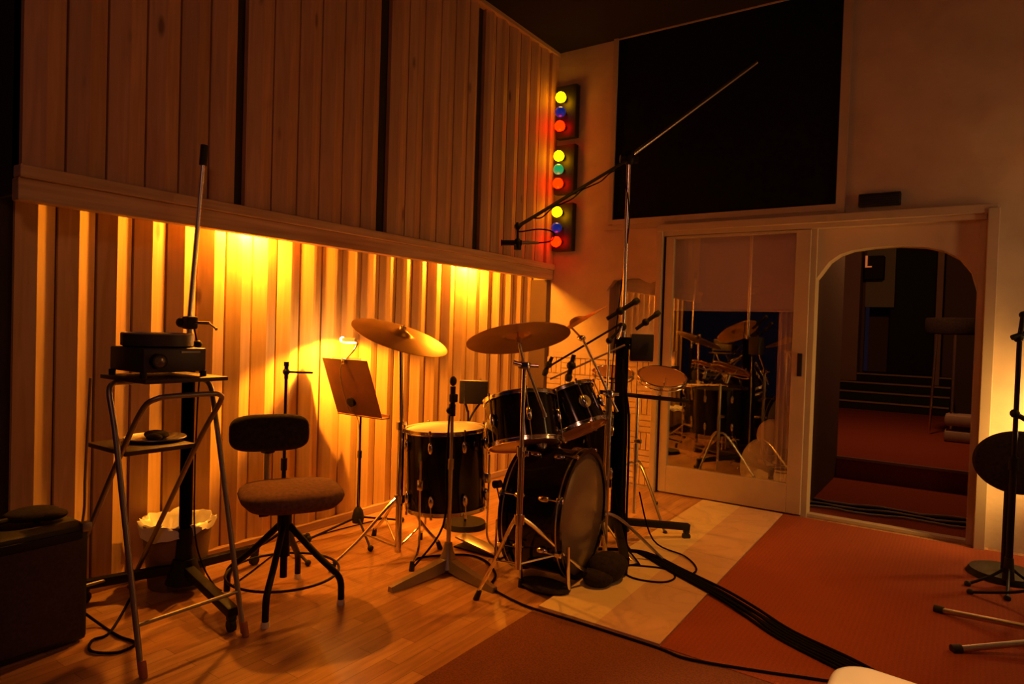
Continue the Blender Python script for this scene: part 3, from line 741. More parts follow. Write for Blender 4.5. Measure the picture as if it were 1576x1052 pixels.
# ------------------------------------------------------------------ guitar amplifier bottom left
am = thing('amplifier', (.31, .80, 0), 'dark speaker cabinet on the floor at left of the panelled wall', 'speaker')
bm = new(); bx(bm, .19, .455, .46, 1.125, .005, .425, .018); obj('cabinet', bm, 'amp_edge', am)
bm = new(); bx(bm, .452, .463, .485, 1.10, .03, .375, .002); obj('grille_cloth', bm, 'amp', am)
bm = new(); bx(bm, .452, .461, .49, 1.10, .378, .405, .002); obj('control_panel', bm, 'black_metal', am)
for c in ((.20, 1.115), (.445, 1.115)):
    bm = new(); box(bm, (c[0], c[1], .413), (.035, .035, .035), None, .008); obj('corner_cap', bm, 'steel', am)
bm = new(); tube(bm, [(.32, .85, .425), (.32, .86, .447), (.32, .93, .452), (.32, 1.0, .447), (.32, 1.01, .425)], .010, 8); obj('handle', bm, 'black_rubber', am)
bm = new(); sphere(bm, (.30, 1.0, .455), .06, (1.1, 1.5, .42), 20); sphere(bm, (.335, 1.05, .45), .04, (1.1, 1.3, .5), 16)
tag(obj('black_bag', bm, 'black_fabric', origin=(.30, 1.0, .43)), 'small soft black pouch lying on the dark speaker cabinet', 'pouch')
bm = new(); tube(bm, [(.30, 1.125, .10), (.38, 1.20, .01), (.52, 1.20, .006), (.62, 1.21, .006), (.64, 1.14, .006), (.56, 1.09, .006), (.48, 1.13, .006), (.46, 1.2, .006), (.2, 1.4, .006)], .005, 6)
tag(obj('cable', bm, 'cable', origin=(.46, 1.15, 0)), 'thin black lead looping on the floor beside the speaker cabinet', 'cable')

# ------------------------------------------------------------------ tubular folding stand with projector
st = thing('folding_stand', (.52, 1.33, 0), 'tubular folding stand with dark top board and lower shelf', 'stand')
rt = .0095
bm = new(); bx(bm, .475, .79, 1.14, 1.44, .945, .960, .003); obj('top_board', bm, 'board', st)
bm = new(); bx(bm, .32, .60, 1.17, 1.43, .675, .692, .003); obj('shelf', bm, 'board', st)
for yy in (1.115, 1.485):
    bm = new(); k = 1 if yy < 1.3 else -1
    tube(bm, [(.850, yy, .01), (.72, yy, .50), (.645, yy, .78), (.60, yy, .91), (.575, yy+k*.03, .937)], rt, 10, sub=5); lg = obj('leg', bm, 'steel', st)
    bm = new(); cyl(bm, (.852, yy, .05), (.866, yy, 0), .0125, .0125); obj('foot_cap', bm, noise_mat('rust_cap', (.4, .13, .06), (.3, .1, .05)), lg)
bm = new(); cyl(bm, (.575, 1.145, .937), (.575, 1.455, .937), rt); obj('top_rail', bm, 'steel', st)
bm = new(); tube(bm, [(.10, 1.16, .01), (.40, 1.16, .42), (.62, 1.16, .72), (.74, 1.16, .86), (.775, 1.185, .893), (.785, 1.23, .90), (.785, 1.36, .90), (.775, 1.415, .893), (.74, 1.44, .86), (.62, 1.44, .72), (.40, 1.44, .42), (.10, 1.44, .01)], rt, 10, sub=4); obj('rear_frame', bm, 'steel', st)
bm = new(); cyl(bm, (.812, 1.115, .155), (.812, 1.485, .155), .007); obj('front_rail', bm, 'steel', st)
bm = new(); cyl(bm, (.16, 1.16, .09), (.16, 1.44, .09), .007); obj('rear_rail', bm, 'steel', st)
bm = new(); tube(bm, [(.45, 1.12, .945), (.40, 1.13, .60), (.36, 1.14, .40), (.16, 1.16, .09)], .005, 6); obj('strut', bm, 'steel', st)
pj = thing('slide_projector', (.60, 1.28, .96), 'dark slide projector with round tray on the folding stand', 'projector')
bm = new(); bx(bm, .50, .735, 1.160, 1.385, .978, 1.062, .006); obj('body', bm, 'projector', pj)
bm = new(); lathe(bm, [(0, 1.062), (.105, 1.062), (.118, 1.068), (.118, 1.108), (.106, 1.108), (.104, 1.075), (.045, 1.075), (.045, 1.112), (0, 1.112)], (.605, 1.275, 0), seg=48); obj('slide_tray', bm, 'projector', pj)
bm = new(); torus(bm, (.605, 1.275, 1.109), U, .114, .004, 48, 6); obj('tray_rim', bm, 'clear', pj)
bm = new(); cyl(bm, (.735, 1.205, 1.018), (.758, 1.205, 1.018), .026, seg=24); ln = obj('lens_barrel', bm, 'black_metal', pj)
bm = new(); lathe(bm, [(0, .004), (.012, .003), (.02, 0)], (.758, 1.205, 1.018), (1, 0, 0), 24); obj('lens', bm, 'lens', ln)
bm = new(); bx(bm, .734, .738, 1.29, 1.36, 1.045, 1.052); obj('nameplate', bm, 'steel', pj)
for q in ((.51, 1.165), (.725, 1.165), (.51, 1.38), (.725, 1.38)):
    bm = new(); cyl(bm, (q[0], q[1], .960), (q[0], q[1], .98), .011); obj('foot', bm, 'black_rubber', pj)
# things on lower shelf
bm = new(); lathe(bm, [(0, 0), (.09, 0), (.11, .012), (.108, .016), (.088, .005), (0, .005)], (.44, 1.36, .692), seg=36)
tag(obj('shallow_dish', bm, 'steel', origin=(.44, 1.36, .692)), 'shallow grey dish on the lower shelf of folding stand', 'dish')
bm = new(); sphere(bm, (.43, 1.37, .712), .045, (1.3, .9, .38), 16); sphere(bm, (.47, 1.34, .710), .03, (1.2, .9, .45), 14)
tag(obj('coiled_lead', bm, 'black_fabric', origin=(.43, 1.37, .70)), 'small dark crumpled cloth lying in the dish on shelf', 'cloth')

# ------------------------------------------------------------------ waste basket
wb = thing('waste_basket', (.185, 1.60, 0), 'brown waste basket lined with a white plastic bag against the wall', 'waste bin')
bm = new(); lathe(bm, [(0, .0), (.112, .0), (.142, .275), (.146, .275), (.146, .280), (.138, .280), (.108, .006), (0, .006)], (.185, 1.60, .002), seg=40); obj('bucket', bm, 'bin', wb)
bm = new(); seg = 48; rows = [(.1495, .255), (.151, .268), (.149, .284), (.140, .290), (.128, .270), (.115, .215), (.06, .19), (.001, .185)]
rings = []
for i, (r, z) in enumerate(rows):
    rg = []
    for k in range(seg):
        a = 2*PI*k/seg; amp = .006*math.sin(a*7+i)+.005*math.sin(a*11+i*2)
        droop = -.03*max(0, math.cos(a+1.3))*(1 if i == 0 else 0)
        if r < .01: amp = 0
        rg.append(V((.185+(r+amp)*math.cos(a), 1.60+(r+amp)*math.sin(a), z+amp*1.2+droop)))
    rings.append(rg)
ring_loft(bm, rings, closed_ends=False); obj('bag_liner', bm, 'plastic_bag', wb, sharp=60)

# ------------------------------------------------------------------ big studio boom stands
def caster_leg(root, c, tip, z0=.10, w=.04):
    c = V(c); tip = V(tip); d = (tip-c); d.z = 0; L_ = d.length; d.normalize(); R3 = Matrix.Rotation(math.atan2(d.y, d.x), 3, 'Z')
    bm = new(); n0 = c+d*.03+U*z0; n1 = V((tip.x, tip.y, .075))
    m_ = (n0+n1)/2; dd = n1-n0; pit = math.atan2(dd.z, V((dd.x, dd.y, 0)).length)
    RR = R3 @ Matrix.Rotation(-pit, 3, 'Y'); box(bm, m_, (dd.length, w, .036), RR, .004); lg = obj('leg', bm, 'black_metal', root)
    bm = new(); wv = d.cross(U)
    cyl(bm, V((tip.x, tip.y, .022))-d*.015-wv*.012, V((tip.x, tip.y, .022))-d*.015+wv*.012, .022, seg=20); box(bm, V((tip.x, tip.y, .052))-d*.015, (.03, .03, .02), R3, .003); obj('caster', bm, 'black_rubber', lg)

# tall stand right of the kit
T = V((1.45, 3.40, 0))
ts = thing('tall_boom_stand', T, 'tall black wheeled stand with long boom rising over the drum kit', 'microphone stand')
for q in ((1.715, 2.945), (1.76, 3.70), (1.13, 3.66), (1.15, 3.12)): caster_leg(ts, T, (q[0], q[1], 0), .115)
bm = new(); cyl(bm, T+U*.07, T+U*.16, .075, .05, 20); obj('hub', bm, 'black_metal', ts)
bm = new(); cyl(bm, T+U*.10, T+U*1.13, .036, seg=20); cyl(bm, T+U*1.10, T+U*1.14, .044, seg=20); obj('column', bm, 'matte_black', ts)
TT = T + V((.0, .0, 2.12))
bm = new(); cyl(bm, T+U*1.13, TT, .0125); cyl(bm, T+U*1.13, T+U*1.17, .020); obj('chrome_tube', bm, 'brushed', ts, label='polished chrome inner tube')
bm = new(); sphere(bm, TT, .032, (1, 1, 1.1), 16); cyl(bm, TT-V((.04, .03, 0)), TT+V((.04, .03, .0)), .022); box(bm, TT+U*.02, (.05, .03, .05), None, .006); obj('clutch', bm, 'black_metal', ts)
m_end = V((1.23, 2.65, 1.655)); b_end = V((1.93, 4.09, 2.79))
bdr = (b_end-TT)
bm = new(); cyl(bm, TT+bdr*.02+U*.01, b_end, .0115); obj('boom_tube', bm, 'brushed', ts, label='bright chrome rear half of boom')
bm = new(); cyl(bm, TT, m_end, .0085); obj('boom_front', bm, 'black_metal', ts)
mic = thing('overhead_microphone', m_end, 'slim black microphone hanging from boom tip before the striped panelling', 'microphone')
mc = V((1.235, 2.65, 1.578)); md = (Rr*-1 - U*.03).normalized()
bm = new(); cyl(bm, m_end+V((0, 0, .02)), mc, .006); sphere(bm, m_end, .016, seg=12); sphere(bm, mc, .018, (1, 1, 1.3), 12); box(bm, mc-U*.02, (.03, .025, .03), None, .005); obj('clip', bm, 'black_metal', mic)
bm = new(); cyl(bm, mc-md*.02, mc+md*.075, .013, .013, 18); cyl(bm, mc+md*.075, mc+md*.080, .015); obj('body', bm, 'black_metal', mic)
bm = new(); cyl(bm, mc-md*.02, mc-md*.055, .010); cyl(bm, mc-md*.055, mc-md*.10, .0095, .006); obj('connector', bm, 'steel', mic)
bm = new(); pts = [mc-md*.10, mc-md*.16+U*.01, mc-md*.17+U*.05, mc-md*.10+U*.065, mc-md*.0+U*.055, m_end+(TT-m_end)*.10+U*.0]
for k in range(1, 10):
    t = .1+.088*k; pts.append(m_end+(TT-m_end)*t - U*(.018+.008*math.sin(k*2.1)) + Rr*.004)
pts += [TT+V((-.03, -.02, -.05)), T+U*1.8+V((.018, -.01, 0)), T+U*1.4+V((-.022, .0, 0)), T+U*1.0+V((-.045, -.02, 0)), T+U*.5+V((-.05, -.02, 0)), T+U*.15+V((.05, -.06, 0)), T+V((.12, -.12, .01))]
tube(bm, pts, .0035, 6); tag(obj('microphone_cable', bm, 'cable', origin=m_end), 'thin black lead running along the tall boom and down its column', 'cable')
# black preamp box clamped to column
bm = new(); pb = T + Rr*.105 + U*1.085
box(bm, pb, (.125, .06, .15), Matrix.Rotation(math.radians(34), 3, 'Z'), .006)
cyl(bm, pb-Rr*.06, T+U*1.085, .012)
tag(obj('stand_box', bm, 'blackbox', origin=pb), 'small black box clamped to the tall stand below its chrome tube', 'box')

# left big stand
T2 = V((.312, 1.563, 0))
ls = thing('boom_stand', T2, 'black wheeled boom stand behind the folding stand, its rod pointing up', 'microphone stand')
for q in ((.80, 1.475), (.245, 1.96), (.10, 1.25)): caster_leg(ls, T2, (q[0], q[1], 0), .11)
bm = new(); cyl(bm, T2+U*.05, T2+U*.15, .075, .045, 20); cyl(bm, T2+U*.15, T2+U*.28, .038, .030, 20); obj('hub', bm, 'black_metal', ls)
bm = new(); cyl(bm, T2+U*.10, T2+U*.96, .026, seg=18); cyl(bm, T2+U*.955, T2+U*1.0, .033, seg=18); obj('column', bm, 'matte_black', ls)
bm = new(); cyl(bm, T2+U*.98, T2+U*1.14, .012); obj('inner_tube', bm, 'chrome_dull', ls)
cl2 = T2+U*1.15
bm = new(); box(bm, cl2, (.05, .05, .055), None, .01); sphere(bm, cl2+V((-.030, -.02, 0)), .022, seg=12); obj('clutch', bm, 'black_metal', ls)
bm = new(); sphere(bm, T2+U*1.06+Rr*.035, .018, seg=12); cyl(bm, T2+U*1.06, T2+U*1.06+Rr*.03, .012); obj('knob', bm, 'black_metal', ls)
bm = new(); cyl(bm, cl2, cl2+Rr*.085+U*.0, .0075); cyl(bm, cl2+Rr*.08, cl2+Rr*.11-U*.022, .004); sphere(bm, cl2+Rr*.112-U*.024, .007, seg=8); obj('lever', bm, 'chrome', ls)
be = V((.335, 1.592, 1.815))
bm = new(); cyl(bm, cl2-V((.004, .003, .03)), be, .0100); obj('boom_tube', bm, 'brushed', ls, label='slim bright chrome rod')
bm = new(); cyl(bm, be, be+(be-cl2).normalized()*.085, .0155, .015, 14); obj('end_grip', bm, 'black_rubber', ls)
bm = new(); tube(bm, [cl2+V((.01, 0, .02)), T2+U*1.0+Rr*.045, T2+U*.8+Rr*.04, T2+U*.5+Rr*.035, T2+U*.2+Rr*.05, T2+V((.1, .1, .006)), T2+V((.05, .25, .006)), (.16, 2.2, .006), (.14, 2.5, .006), (.18, 2.9, .006)], .0035, 6)
tag(obj('microphone_cable', bm, 'cable', origin=T2), 'thin black lead falling down the left boom stand to the floor', 'cable')

# ------------------------------------------------------------------ slim mic stands
def slim_stand(name, base, z, feet, label, hub=.24, r=.008, top_arm=None, m='black_metal', group=None):
    b = V((base[0], base[1], 0)); root = thing(name, b, label, 'microphone stand', group)
    bm = new(); cyl(bm, b+U*.06, b+U*z*.5, r*1.35); obj('lower_tube', bm, m, root)
    bm = new(); cyl(bm, b+U*z*.5, b+U*z, r); obj('upper_tube', bm, m, root)
    bm = new(); cyl(bm, b+U*(z*.5-.03), b+U*(z*.5+.03), r*2); obj('collar', bm, 'black_metal', root)
    bm = new(); cyl(bm, b+U*.04, b+U*.15, .026, .018, 14); obj('hub', bm, 'black_rubber', root)
    for q in feet:
        bm = new(); tube(bm, [b+U*.11, b+(V((q[0], q[1], 0))-b)*.4+U*.06, V((q[0], q[1], .014))], .007, 8); lg = obj('leg', bm, m, root)
        bm = new(); sphere(bm, (q[0], q[1], .015), .015, seg=12); obj('rubber_foot', bm, 'black_rubber', lg)
    return root
# behind chair
s1 = slim_stand('microphone_stand', (.21, 2.13), .90, [(.455, 2.095), (.10, 1.965), (.12, 2.36)], 'slim black stand with short cross arm behind the swivel chair')
bm = new(); cyl(bm, (.20, 2.125, .915), (.32, 2.205, .915), .006); cyl(bm, (.21, 2.13, .88), (.21, 2.13, .955), .010); sphere(bm, (.21, 2.13, .915), .018, seg=10); cyl(bm, (.21, 2.13, .945), (.21, 2.13, .965), .013); obj('cross_arm', bm, 'black_metal', s1)

# cast-foot stand with mic in front of floor tom
kb = V((1.02, 2.46, 0))
ks = thing('cast_foot_stand', kb, 'grey three-footed microphone stand in front of the floor tom', 'microphone stand')
bm = new(); lathe(bm, [(0, .02), (.055, .025), (.045, .05), (.026, .10), (.018, .14), (.0, .145)], kb, seg=24); obj('hub', bm, 'steel', ks)
for q in ((.985, 2.11), (1.345, 2.395), (.79, 2.74)):
    f = V((q[0], q[1], 0)); d = (f-kb).normalized(); sdv = d.cross(U); bm = new(); rings = []
    for t, wd, h0, h1 in ((.0, .030, .02, .075), (.35, .027, .008, .055), (.8, .021, .002, .036), (1.0, .016, .0, .024)):
        c = kb+(f-kb)*t
        rings.append([c+sdv*wd+U*h0, c+sdv*wd*.7+U*h1, c-sdv*wd*.7+U*h1, c-sdv*wd+U*h0])
    ring_loft(bm, rings); lg = obj('leg', bm, 'steel', ks, sharp=50)
bm = new(); cyl(bm, kb+U*.10, kb+U*.52, .0105); obj('lower_tube', bm, 'chrome_dull', ks)
bm = new(); cyl(bm, kb+U*.52, kb+U*.80, .008); cyl(bm, kb+U*.49, kb+U*.54, .014); obj('upper_tube', bm, 'chrome_dull', ks)
bm = new(); cyl(bm, kb+U*.745, kb+U*.80, .015); sphere(bm, kb+U*.77+Rr*-.012, .018, seg=12); obj('clutch', bm, 'black_metal', ks)
mk = thing('tom_microphone', kb+U*.80, 'black microphone upright on top of the grey three-footed stand', 'microphone')
bm = new(); cyl(bm, kb+U*.80, kb+U*.885, .012, .013, 16); obj('body', bm, 'black_metal', mk)
bm = new(); sphere(bm, kb+U*.91, .017, (1, 1, 1.4), 14); obj('grille', bm, 'black_rubber', mk)
bm = new(); box(bm, kb+U*.83+Rr*.004, (.032, .032, .04), None, .006); obj('clip', bm, 'black_metal', mk)
bm = new(); tube(bm, [kb+U*.80+V((-.015, 0, 0)), kb+U*.5+V((-.018, -.01, 0)), kb+U*.22+V((-.02, -.02, 0)), kb+V((-.16, -.06, .006)), kb+V((-.22, .04, .006)), kb+V((-.08, .22, .006)), kb+V((.06, .22, .006)), kb+V((.21, .10, .006)), kb+V((.27, -.03, .006)), kb+V((.33, -.06, .006)),
                          (1.49, 2.36, .006), (1.60, 2.345, .008), (1.82, 2.345, .009), (2.12, 2.34, .009), (2.25, 2.325, .011), (2.49, 2.40, .011), (2.62, 2.45, .011), (2.78, 2.50, .011), (2.95, 2.50, .011)], .0052, 8)
tag(obj('microphone_cable', bm, 'cable', origin=kb), 'single black lead snaking from the three-footed stand along the marble edge', 'cable')

# talk-back box behind floor tom on small stand
bb = V((.655, 3.10, 0))
tb = thing('black_box_on_stand', bb, 'black box on two bent arms behind the floor tom', 'box')
bm = new(); box(bm, bb+U*.79, (.165, .06, .135), Matrix.Rotation(math.radians(34), 3, 'Z'), .005); obj('case', bm, 'blackbox', tb)
bm = new(); p0 = bb+U*.79-Rr*.052+Bk*.03; cyl(bm, p0-U*.066, p0+U*.066, .002, seg=6); obj('edge_strip', bm, 'chrome', tb)
bm = new(); tube(bm, [bb-Rr*.05+U*.73, bb-Rr*.035+U*.68, bb-Rr*.03+U*.64, bb-Rr*.03+U*.30, bb-Rr*.03+U*.02], .007, 8); tube(bm, [bb+Rr*.05+U*.74, bb+Rr*.0+U*.67, bb-Rr*.03+U*.60], .006, 8); obj('bent_arm', bm, 'black_metal', tb)
bm = new(); cyl(bm, bb-Rr*.03, bb-Rr*.03+U*.03, .13, .12, 28); obj('round_base', bm, 'black_metal', tb)

# ------------------------------------------------------------------ music stand
ms = thing('music_stand', (.24, 2.61, 0), 'music stand with brown tilted desk in front of the lit panelling', 'music stand')
a0, a1, b0, b1 = V((.105, 2.44, .975)), V((.455, 2.44, .975)), V((.105, 2.56, .665)), V((.455, 2.56, .665))
bm = new(); nrm = ((a1-a0).cross(b0-a0)).normalized()
def pan(bm, q, th, nrm):
    A = [bm.verts.new(v) for v in q]; B = [bm.verts.new(v+nrm*th) for v in q]
    bm.faces.new(A); bm.faces.new(list(reversed(B)))
    for k in range(4): bm.faces.new((A[k], B[k], B[(k+1) % 4], A[(k+1) % 4]))
pan(bm, [a0, a1, b1, b0], .003, nrm); obj('desk', bm, 'desk', ms, smooth=False)
bm = new(); bx(bm, .105, .455, 2.56, 2.615, .657, .663); bx(bm, .105, .455, 2.612, 2.617, .657, .678); obj('lip', bm, 'desk', ms, smooth=False)
mb = V((.25, 2.60, 0))
bm = new(); cyl(bm, mb+U*.10, mb+U*.44, .009); obj('lower_tube', bm, 'black_metal', ms)
bm = new(); cyl(bm, mb+U*.44, mb+U*.70, .006); cyl(bm, mb+U*.42, mb+U*.46, .012); obj('upper_tube', bm, 'black_metal', ms)
bm = new(); cyl(bm, (.255, 2.515, .735), (.255, 2.545, .745), .026, seg=20); cyl(bm, mb+U*.69, (.255, 2.54, .74), .008); obj('knuckle', bm, 'black_metal', ms)
bm = new(); lathe(bm, [(0, .055), (.030, .058), (.034, .085), (.026, .125), (.012, .145), (0, .145)], mb, seg=20); obj('hub', bm, 'black_rubber', ms)
for q in ((.17, 2.33), (.53, 2.43), (.30, 2.90)):
    bm = new(); cyl(bm, mb+U*.09, (q[0], q[1], .014), .006); lg = obj('leg', bm, 'black_metal', ms)
    bm = new(); sphere(bm, (q[0], q[1], .016), .016, seg=12); obj('rubber_foot', bm, 'black_rubber', lg)
bm = new(); box(bm, (.28, 2.455, .972), (.22, .004, .03), Matrix.Rotation(-.35, 3, 'X')); 
tag(obj('sheet_music', bm, 'paper', smooth=False, origin=(.26, 2.455, .96)), 'white sheet edge showing over the top of the music stand', 'paper')
# clip lamp
cl = thing('clip_lamp', (.26, 2.45, .97), 'small bright clip-on lamp above the music stand', 'lamp')
bm = new(); cyl(bm, (.205, 2.50, 1.078), (.305, 2.50, 1.078), .013, .013, 20); obj('shade', bm, 'reflector', cl)
bm = new(); sphere(bm, (.198, 2.50, 1.078), .015, seg=14); cyl(bm, (.21, 2.50, 1.0665), (.30, 2.50, 1.0665), .006); obj('bulb', bm, 'lamp_glow', cl)
bm = new(); tube(bm, [(.335, 2.485, 1.06), (.318, 2.47, 1.02), (.285, 2.445, .97)], .004, 8); tube(bm, [(.335, 2.485, 1.06), (.315, 2.495, 1.075), (.30, 2.50, 1.078)], .004, 8); obj('arm', bm, 'chrome', cl)
bm = new(); box(bm, (.285, 2.437, .965), (.02, .02, .03), None, .003); obj('clip', bm, 'chrome', cl)
bm = new(); tube(bm, [(.285, 2.425, .97), (.272, 2.425, .90), (.262, 2.46, .80), (.262, 2.50, .70), (.262, 2.575, .62), (.258, 2.585, .30), (.262, 2.60, .10)], .0025, 6); obj('cord', bm, 'steel', cl)

# ------------------------------------------------------------------ close mics round the toms
def mic_at(name, head, tail, label, r=.012, clip=True, grille=True, mat_='black_metal'):
    head, tail = V(head), V(tail); d = (tail-head).normalized(); t = thing(name, head, label, 'microphone')
    bm = new(); cyl(bm, head+d*.03, tail, r, r*.8, 14); obj('body', bm, mat_, t)
    bm = new(); lathe(bm, [(0, 0), (r*1.0, .004), (r*1.35, .016), (r*1.35, .030), (r, .040)], head, d, 16); obj('grille', bm, 'black_rubber', t)
    if clip:
        m_ = head+(tail-head)*.6; bm = new(); sphere(bm, m_, r*1.7, (1, 1, 1), 12); obj('clip', bm, 'black_metal', t)
    return t
mic_at('tom_microphone', (1.352, 2.97, .905), (1.375, 2.985, 1.045), 'black microphone aimed down at the badged tom', .014)
mic_at('tom_microphone', (1.25, 2.90, .93), (1.28, 2.93, 1.03), 'small black microphone between the two rack toms', .011)
mic_at('condenser_microphone', (1.58, 3.31, 1.345), (1.44, 3.215, 1.235), 'long black microphone crossing in front of the tall chrome tube', .013)
mic_at('condenser_microphone', (1.655, 3.42, 1.285), (1.55, 3.345, 1.185), 'black microphone above the small box, right of the tall chrome tube', .012)
b1_ = thing('boom_stand_small', (1.60, 3.22, 0), 'slim boom stand left of the tall stand holding drum microphones', 'microphone stand')
bm = new(); cyl(bm, (1.45, 3.23, .02), (1.45, 3.23, 1.12), .007); obj('lower_tube', bm, 'chrome_dull', b1_)
bm = new(); cyl(bm, (1.50, 3.27, 1.215), (1.18, 3.03, .96), .0055); obj('boom_arm', bm, 'black_metal', b1_)
bm = new(); cyl(bm, (1.52, 3.28, 1.10), (1.20, 3.05, .905), .005); obj('second_arm', bm, 'steel', b1_)
bm = new(); sphere(bm, (1.50, 3.285, 1.195), .022, seg=12); sphere(bm, (1.45, 3.23, 1.12), .018, seg=12); cyl(bm, (1.45, 3.23, 1.12), (1.50, 3.285, 1.20), .008); obj('clutch', bm, 'black_metal', b1_)
bm = new(); cyl(bm, (1.505, 3.27, 1.20), (1.49, 3.25, 1.13), .006); obj('lever', bm, 'chrome', b1_)
for q in ((1.66, 3.14), (1.28, 3.12), (1.42, 3.45)):
    bm = new(); cyl(bm, (1.45, 3.23, .16), (q[0], q[1], .012), .006); obj('leg', bm, 'chrome_dull', b1_)
# hanging cables around tall stand
for k in range(6):
    r_ = random.Random(k); ox = .05+.02*k; a = T + V((.03+.01*k, -.05, 1.02-.08*k)); bm = new()
    pts = [a, T+V((.045+.010*k, -.045+.01*k, .7)), T+V((.045+.012*k, -.045+.012*k, .4)), T+V((.06+.014*k, -.06, .15)), T+V((.11+.008*k, -.09-.012*k, .016+.004*(k % 3))),
           V((1.70+.006*k, 3.23+.006*k, .020+.004*(k % 2))), V((1.89+.006*k, 3.10+.013*k, .020)), V((2.13+.006*k, 2.945+.015*k+.012*r_.random(), .020+.005*(k % 2))), V((2.30+.006*k, 2.835+.016*k, .014+.008*(k % 2))), V((2.47+.006*k, 2.70+.020*k, .012)), V((2.70+.006*k, 2.57+.022*k+.014*r_.random(), .012)), V((2.86+.006*k, 2.49+.020*k, .012)), V((3.05, 2.41+.020*k, .012))]
    if k > 2: pts = [T+V((-.02-.02*k, -.16-.03*k, .012))]+pts[4:]
    tube(bm, pts, .0065, 8); tag(obj('floor_cable', bm, 'cable', origin=T), 'black lead in the thick bundle running from tall stand to foreground', 'cable', 'cable bundle on the floor')
for k in range(2):
    bm = new(); off = .012*k
    c0 = V((1.80, 3.02-off*3, .016)); pts = [V((1.56, 3.28, .03)), V((1.72, 3.10, .02))]+[c0+V((.13*math.cos(a), .11*math.sin(a), .004*k)) for a in (2.4, 3.4, 4.5, 5.6, 6.6, 7.6)]+[V((1.62, 3.02, .016)), V((1.58, 2.93, .016))]
    if k: pts = [V((1.58, 3.40, .30)), V((1.66, 3.42, .05)), V((1.86, 3.36, .02)), V((1.97, 3.22, .02)), V((1.98, 3.10, .022))]
    tube(bm, pts, .0045, 8); tag(obj('floor_cable', bm, 'cable', origin=c0), ['thin lead coiled in a loop on marble near the wheeled stand', 'thin lead arching over the marble into the bundle'][k], 'cable')
# black sandbag / blanket by bass drum
bm = new(); sphere(bm, (1.675, 2.83, .070), .105, (.80, 1.0, .66), 24); sphere(bm, (1.67, 2.75, .045), .07, (1, 1.1, .60), 20); sphere(bm, (1.68, 2.91, .055), .075, (.8, 1.0, .72), 20)
tag(obj('sandbag', bm, 'black_fabric', origin=(1.70, 2.92, 0)), 'black cushion-like sandbag on floor against the bass drum front head', 'sandbag')
bm = new(); sphere(bm, (1.50, 2.56, .022), .10, (1.3, .75, .21), 24)
tag(obj('black_cloth', bm, 'black_fabric', origin=(1.50, 2.55, 0)), 'flat black pad on floor below the bass drum', 'pad')

# ------------------------------------------------------------------ right edge: stands and round disc
dc = V((3.215, 4.12, .585))
rd = thing('round_disc_stand', (3.215, 4.14, 0), 'black round padded disc on a post before the brightly lit plaster', 'stand')
bm = new(); nd = V((.15, -1, .05)).normalized(); lathe(bm, [(0, -.035), (.15, -.033), (.19, -.018), (.20, 0), (.19, .018), (.15, .033), (0, .035)], dc+V((.05, .02, 0)), nd, 48); 
for v in bm.verts: v.co.z = dc.z+(v.co.z-dc.z)*.78
obj('disc', bm, 'black_fabric', rd)
bm = new(); cyl(bm, (3.225, 4.16, .02), (3.225, 4.16, .50), .020); obj('post', bm, 'black_metal', rd)
bm = new(); cyl(bm, (3.225, 4.16, .0), (3.225, 4.16, .035), .17, .15, 32); obj('base', bm, 'black_metal', rd)
root = slim_stand('microphone_stand', (3.23, 3.98), 1.20, [(3.07, 3.88), (3.38, 4.02), (3.22, 3.78)], 'slim dark stand with angled head at the right edge of picture', r=.011)
bm = new(); sphere(bm, (3.225, 3.98, 1.20), .022, seg=12); cyl(bm, (3.23, 3.98, 1.20), (3.24, 3.985, 1.31), .011); cyl(bm, (3.20, 3.96, 1.20), (3.27, 4.0, 1.23), .013); sphere(bm, (3.24, 3.985, 1.31), .018, seg=12); obj('head_clamp', bm, 'black_metal', root)
bm = new(); sphere(bm, (3.225, 3.975, .84), .022, seg=10); cyl(bm, (3.225, 3.975, .84), (3.29, 4.0, .80), .012); obj('side_knob', bm, 'black_metal', root)
root = thing('chrome_tripod', (3.42, 3.28, 0), 'chrome tripod whose long legs reach in from the right edge', 'stand')
bm = new(); cyl(bm, (3.42, 3.28, .03), (3.42, 3.28, .75), .012); obj('post', bm, 'chrome_dull', root)
for q, z1 in (((2.985, 3.41), .05), ((3.05, 3.03), .10), ((3.70, 3.2), .05)):
    bm = new(); cyl(bm, (3.42, 3.28, .075), (q[0], q[1], .018), .012); lg = obj('leg', bm, 'chrome_dull', root)
    bm = new(); dd = (V((q[0], q[1], 0))-V((3.42, 3.28, 0))).normalized(); cyl(bm, V((q[0], q[1], .019)), V((q[0], q[1], .017))+dd*.035, .016); obj('rubber_foot', bm, 'black_rubber', lg)
root = slim_stand('microphone_stand', (3.34, 3.72), .78, [(3.08, 3.76), (3.50, 3.95), (3.36, 3.42)], 'dark stand whose black foot pokes in between disc and chrome tripod', r=.010)

# cream rounded case in foreground
bm = new(); prism(bm, [(2.825+.07-.07*math.cos(t*PI/16), 1.54-.07+.07*math.sin(t*PI/16)) for t in range(9)] + [(3.20, 1.50), (3.20, .90), (2.825, .90)], 'z', .0, .505)
bmesh.ops.recalc_face_normals(bm, faces=bm.faces[:])
tope = [e for e in bm.edges if all(abs(v.co.z-.505) < 1e-5 for v in e.verts)]
bmesh.ops.bevel(bm, geom=tope, offset=.018, segments=4, affect='EDGES', profile=.5)
bs = thing('cream_case', (3.0, 1.2, 0), 'cream rounded case corner at the bottom edge of picture', 'case')
obj('body', bm, 'cream', bs)

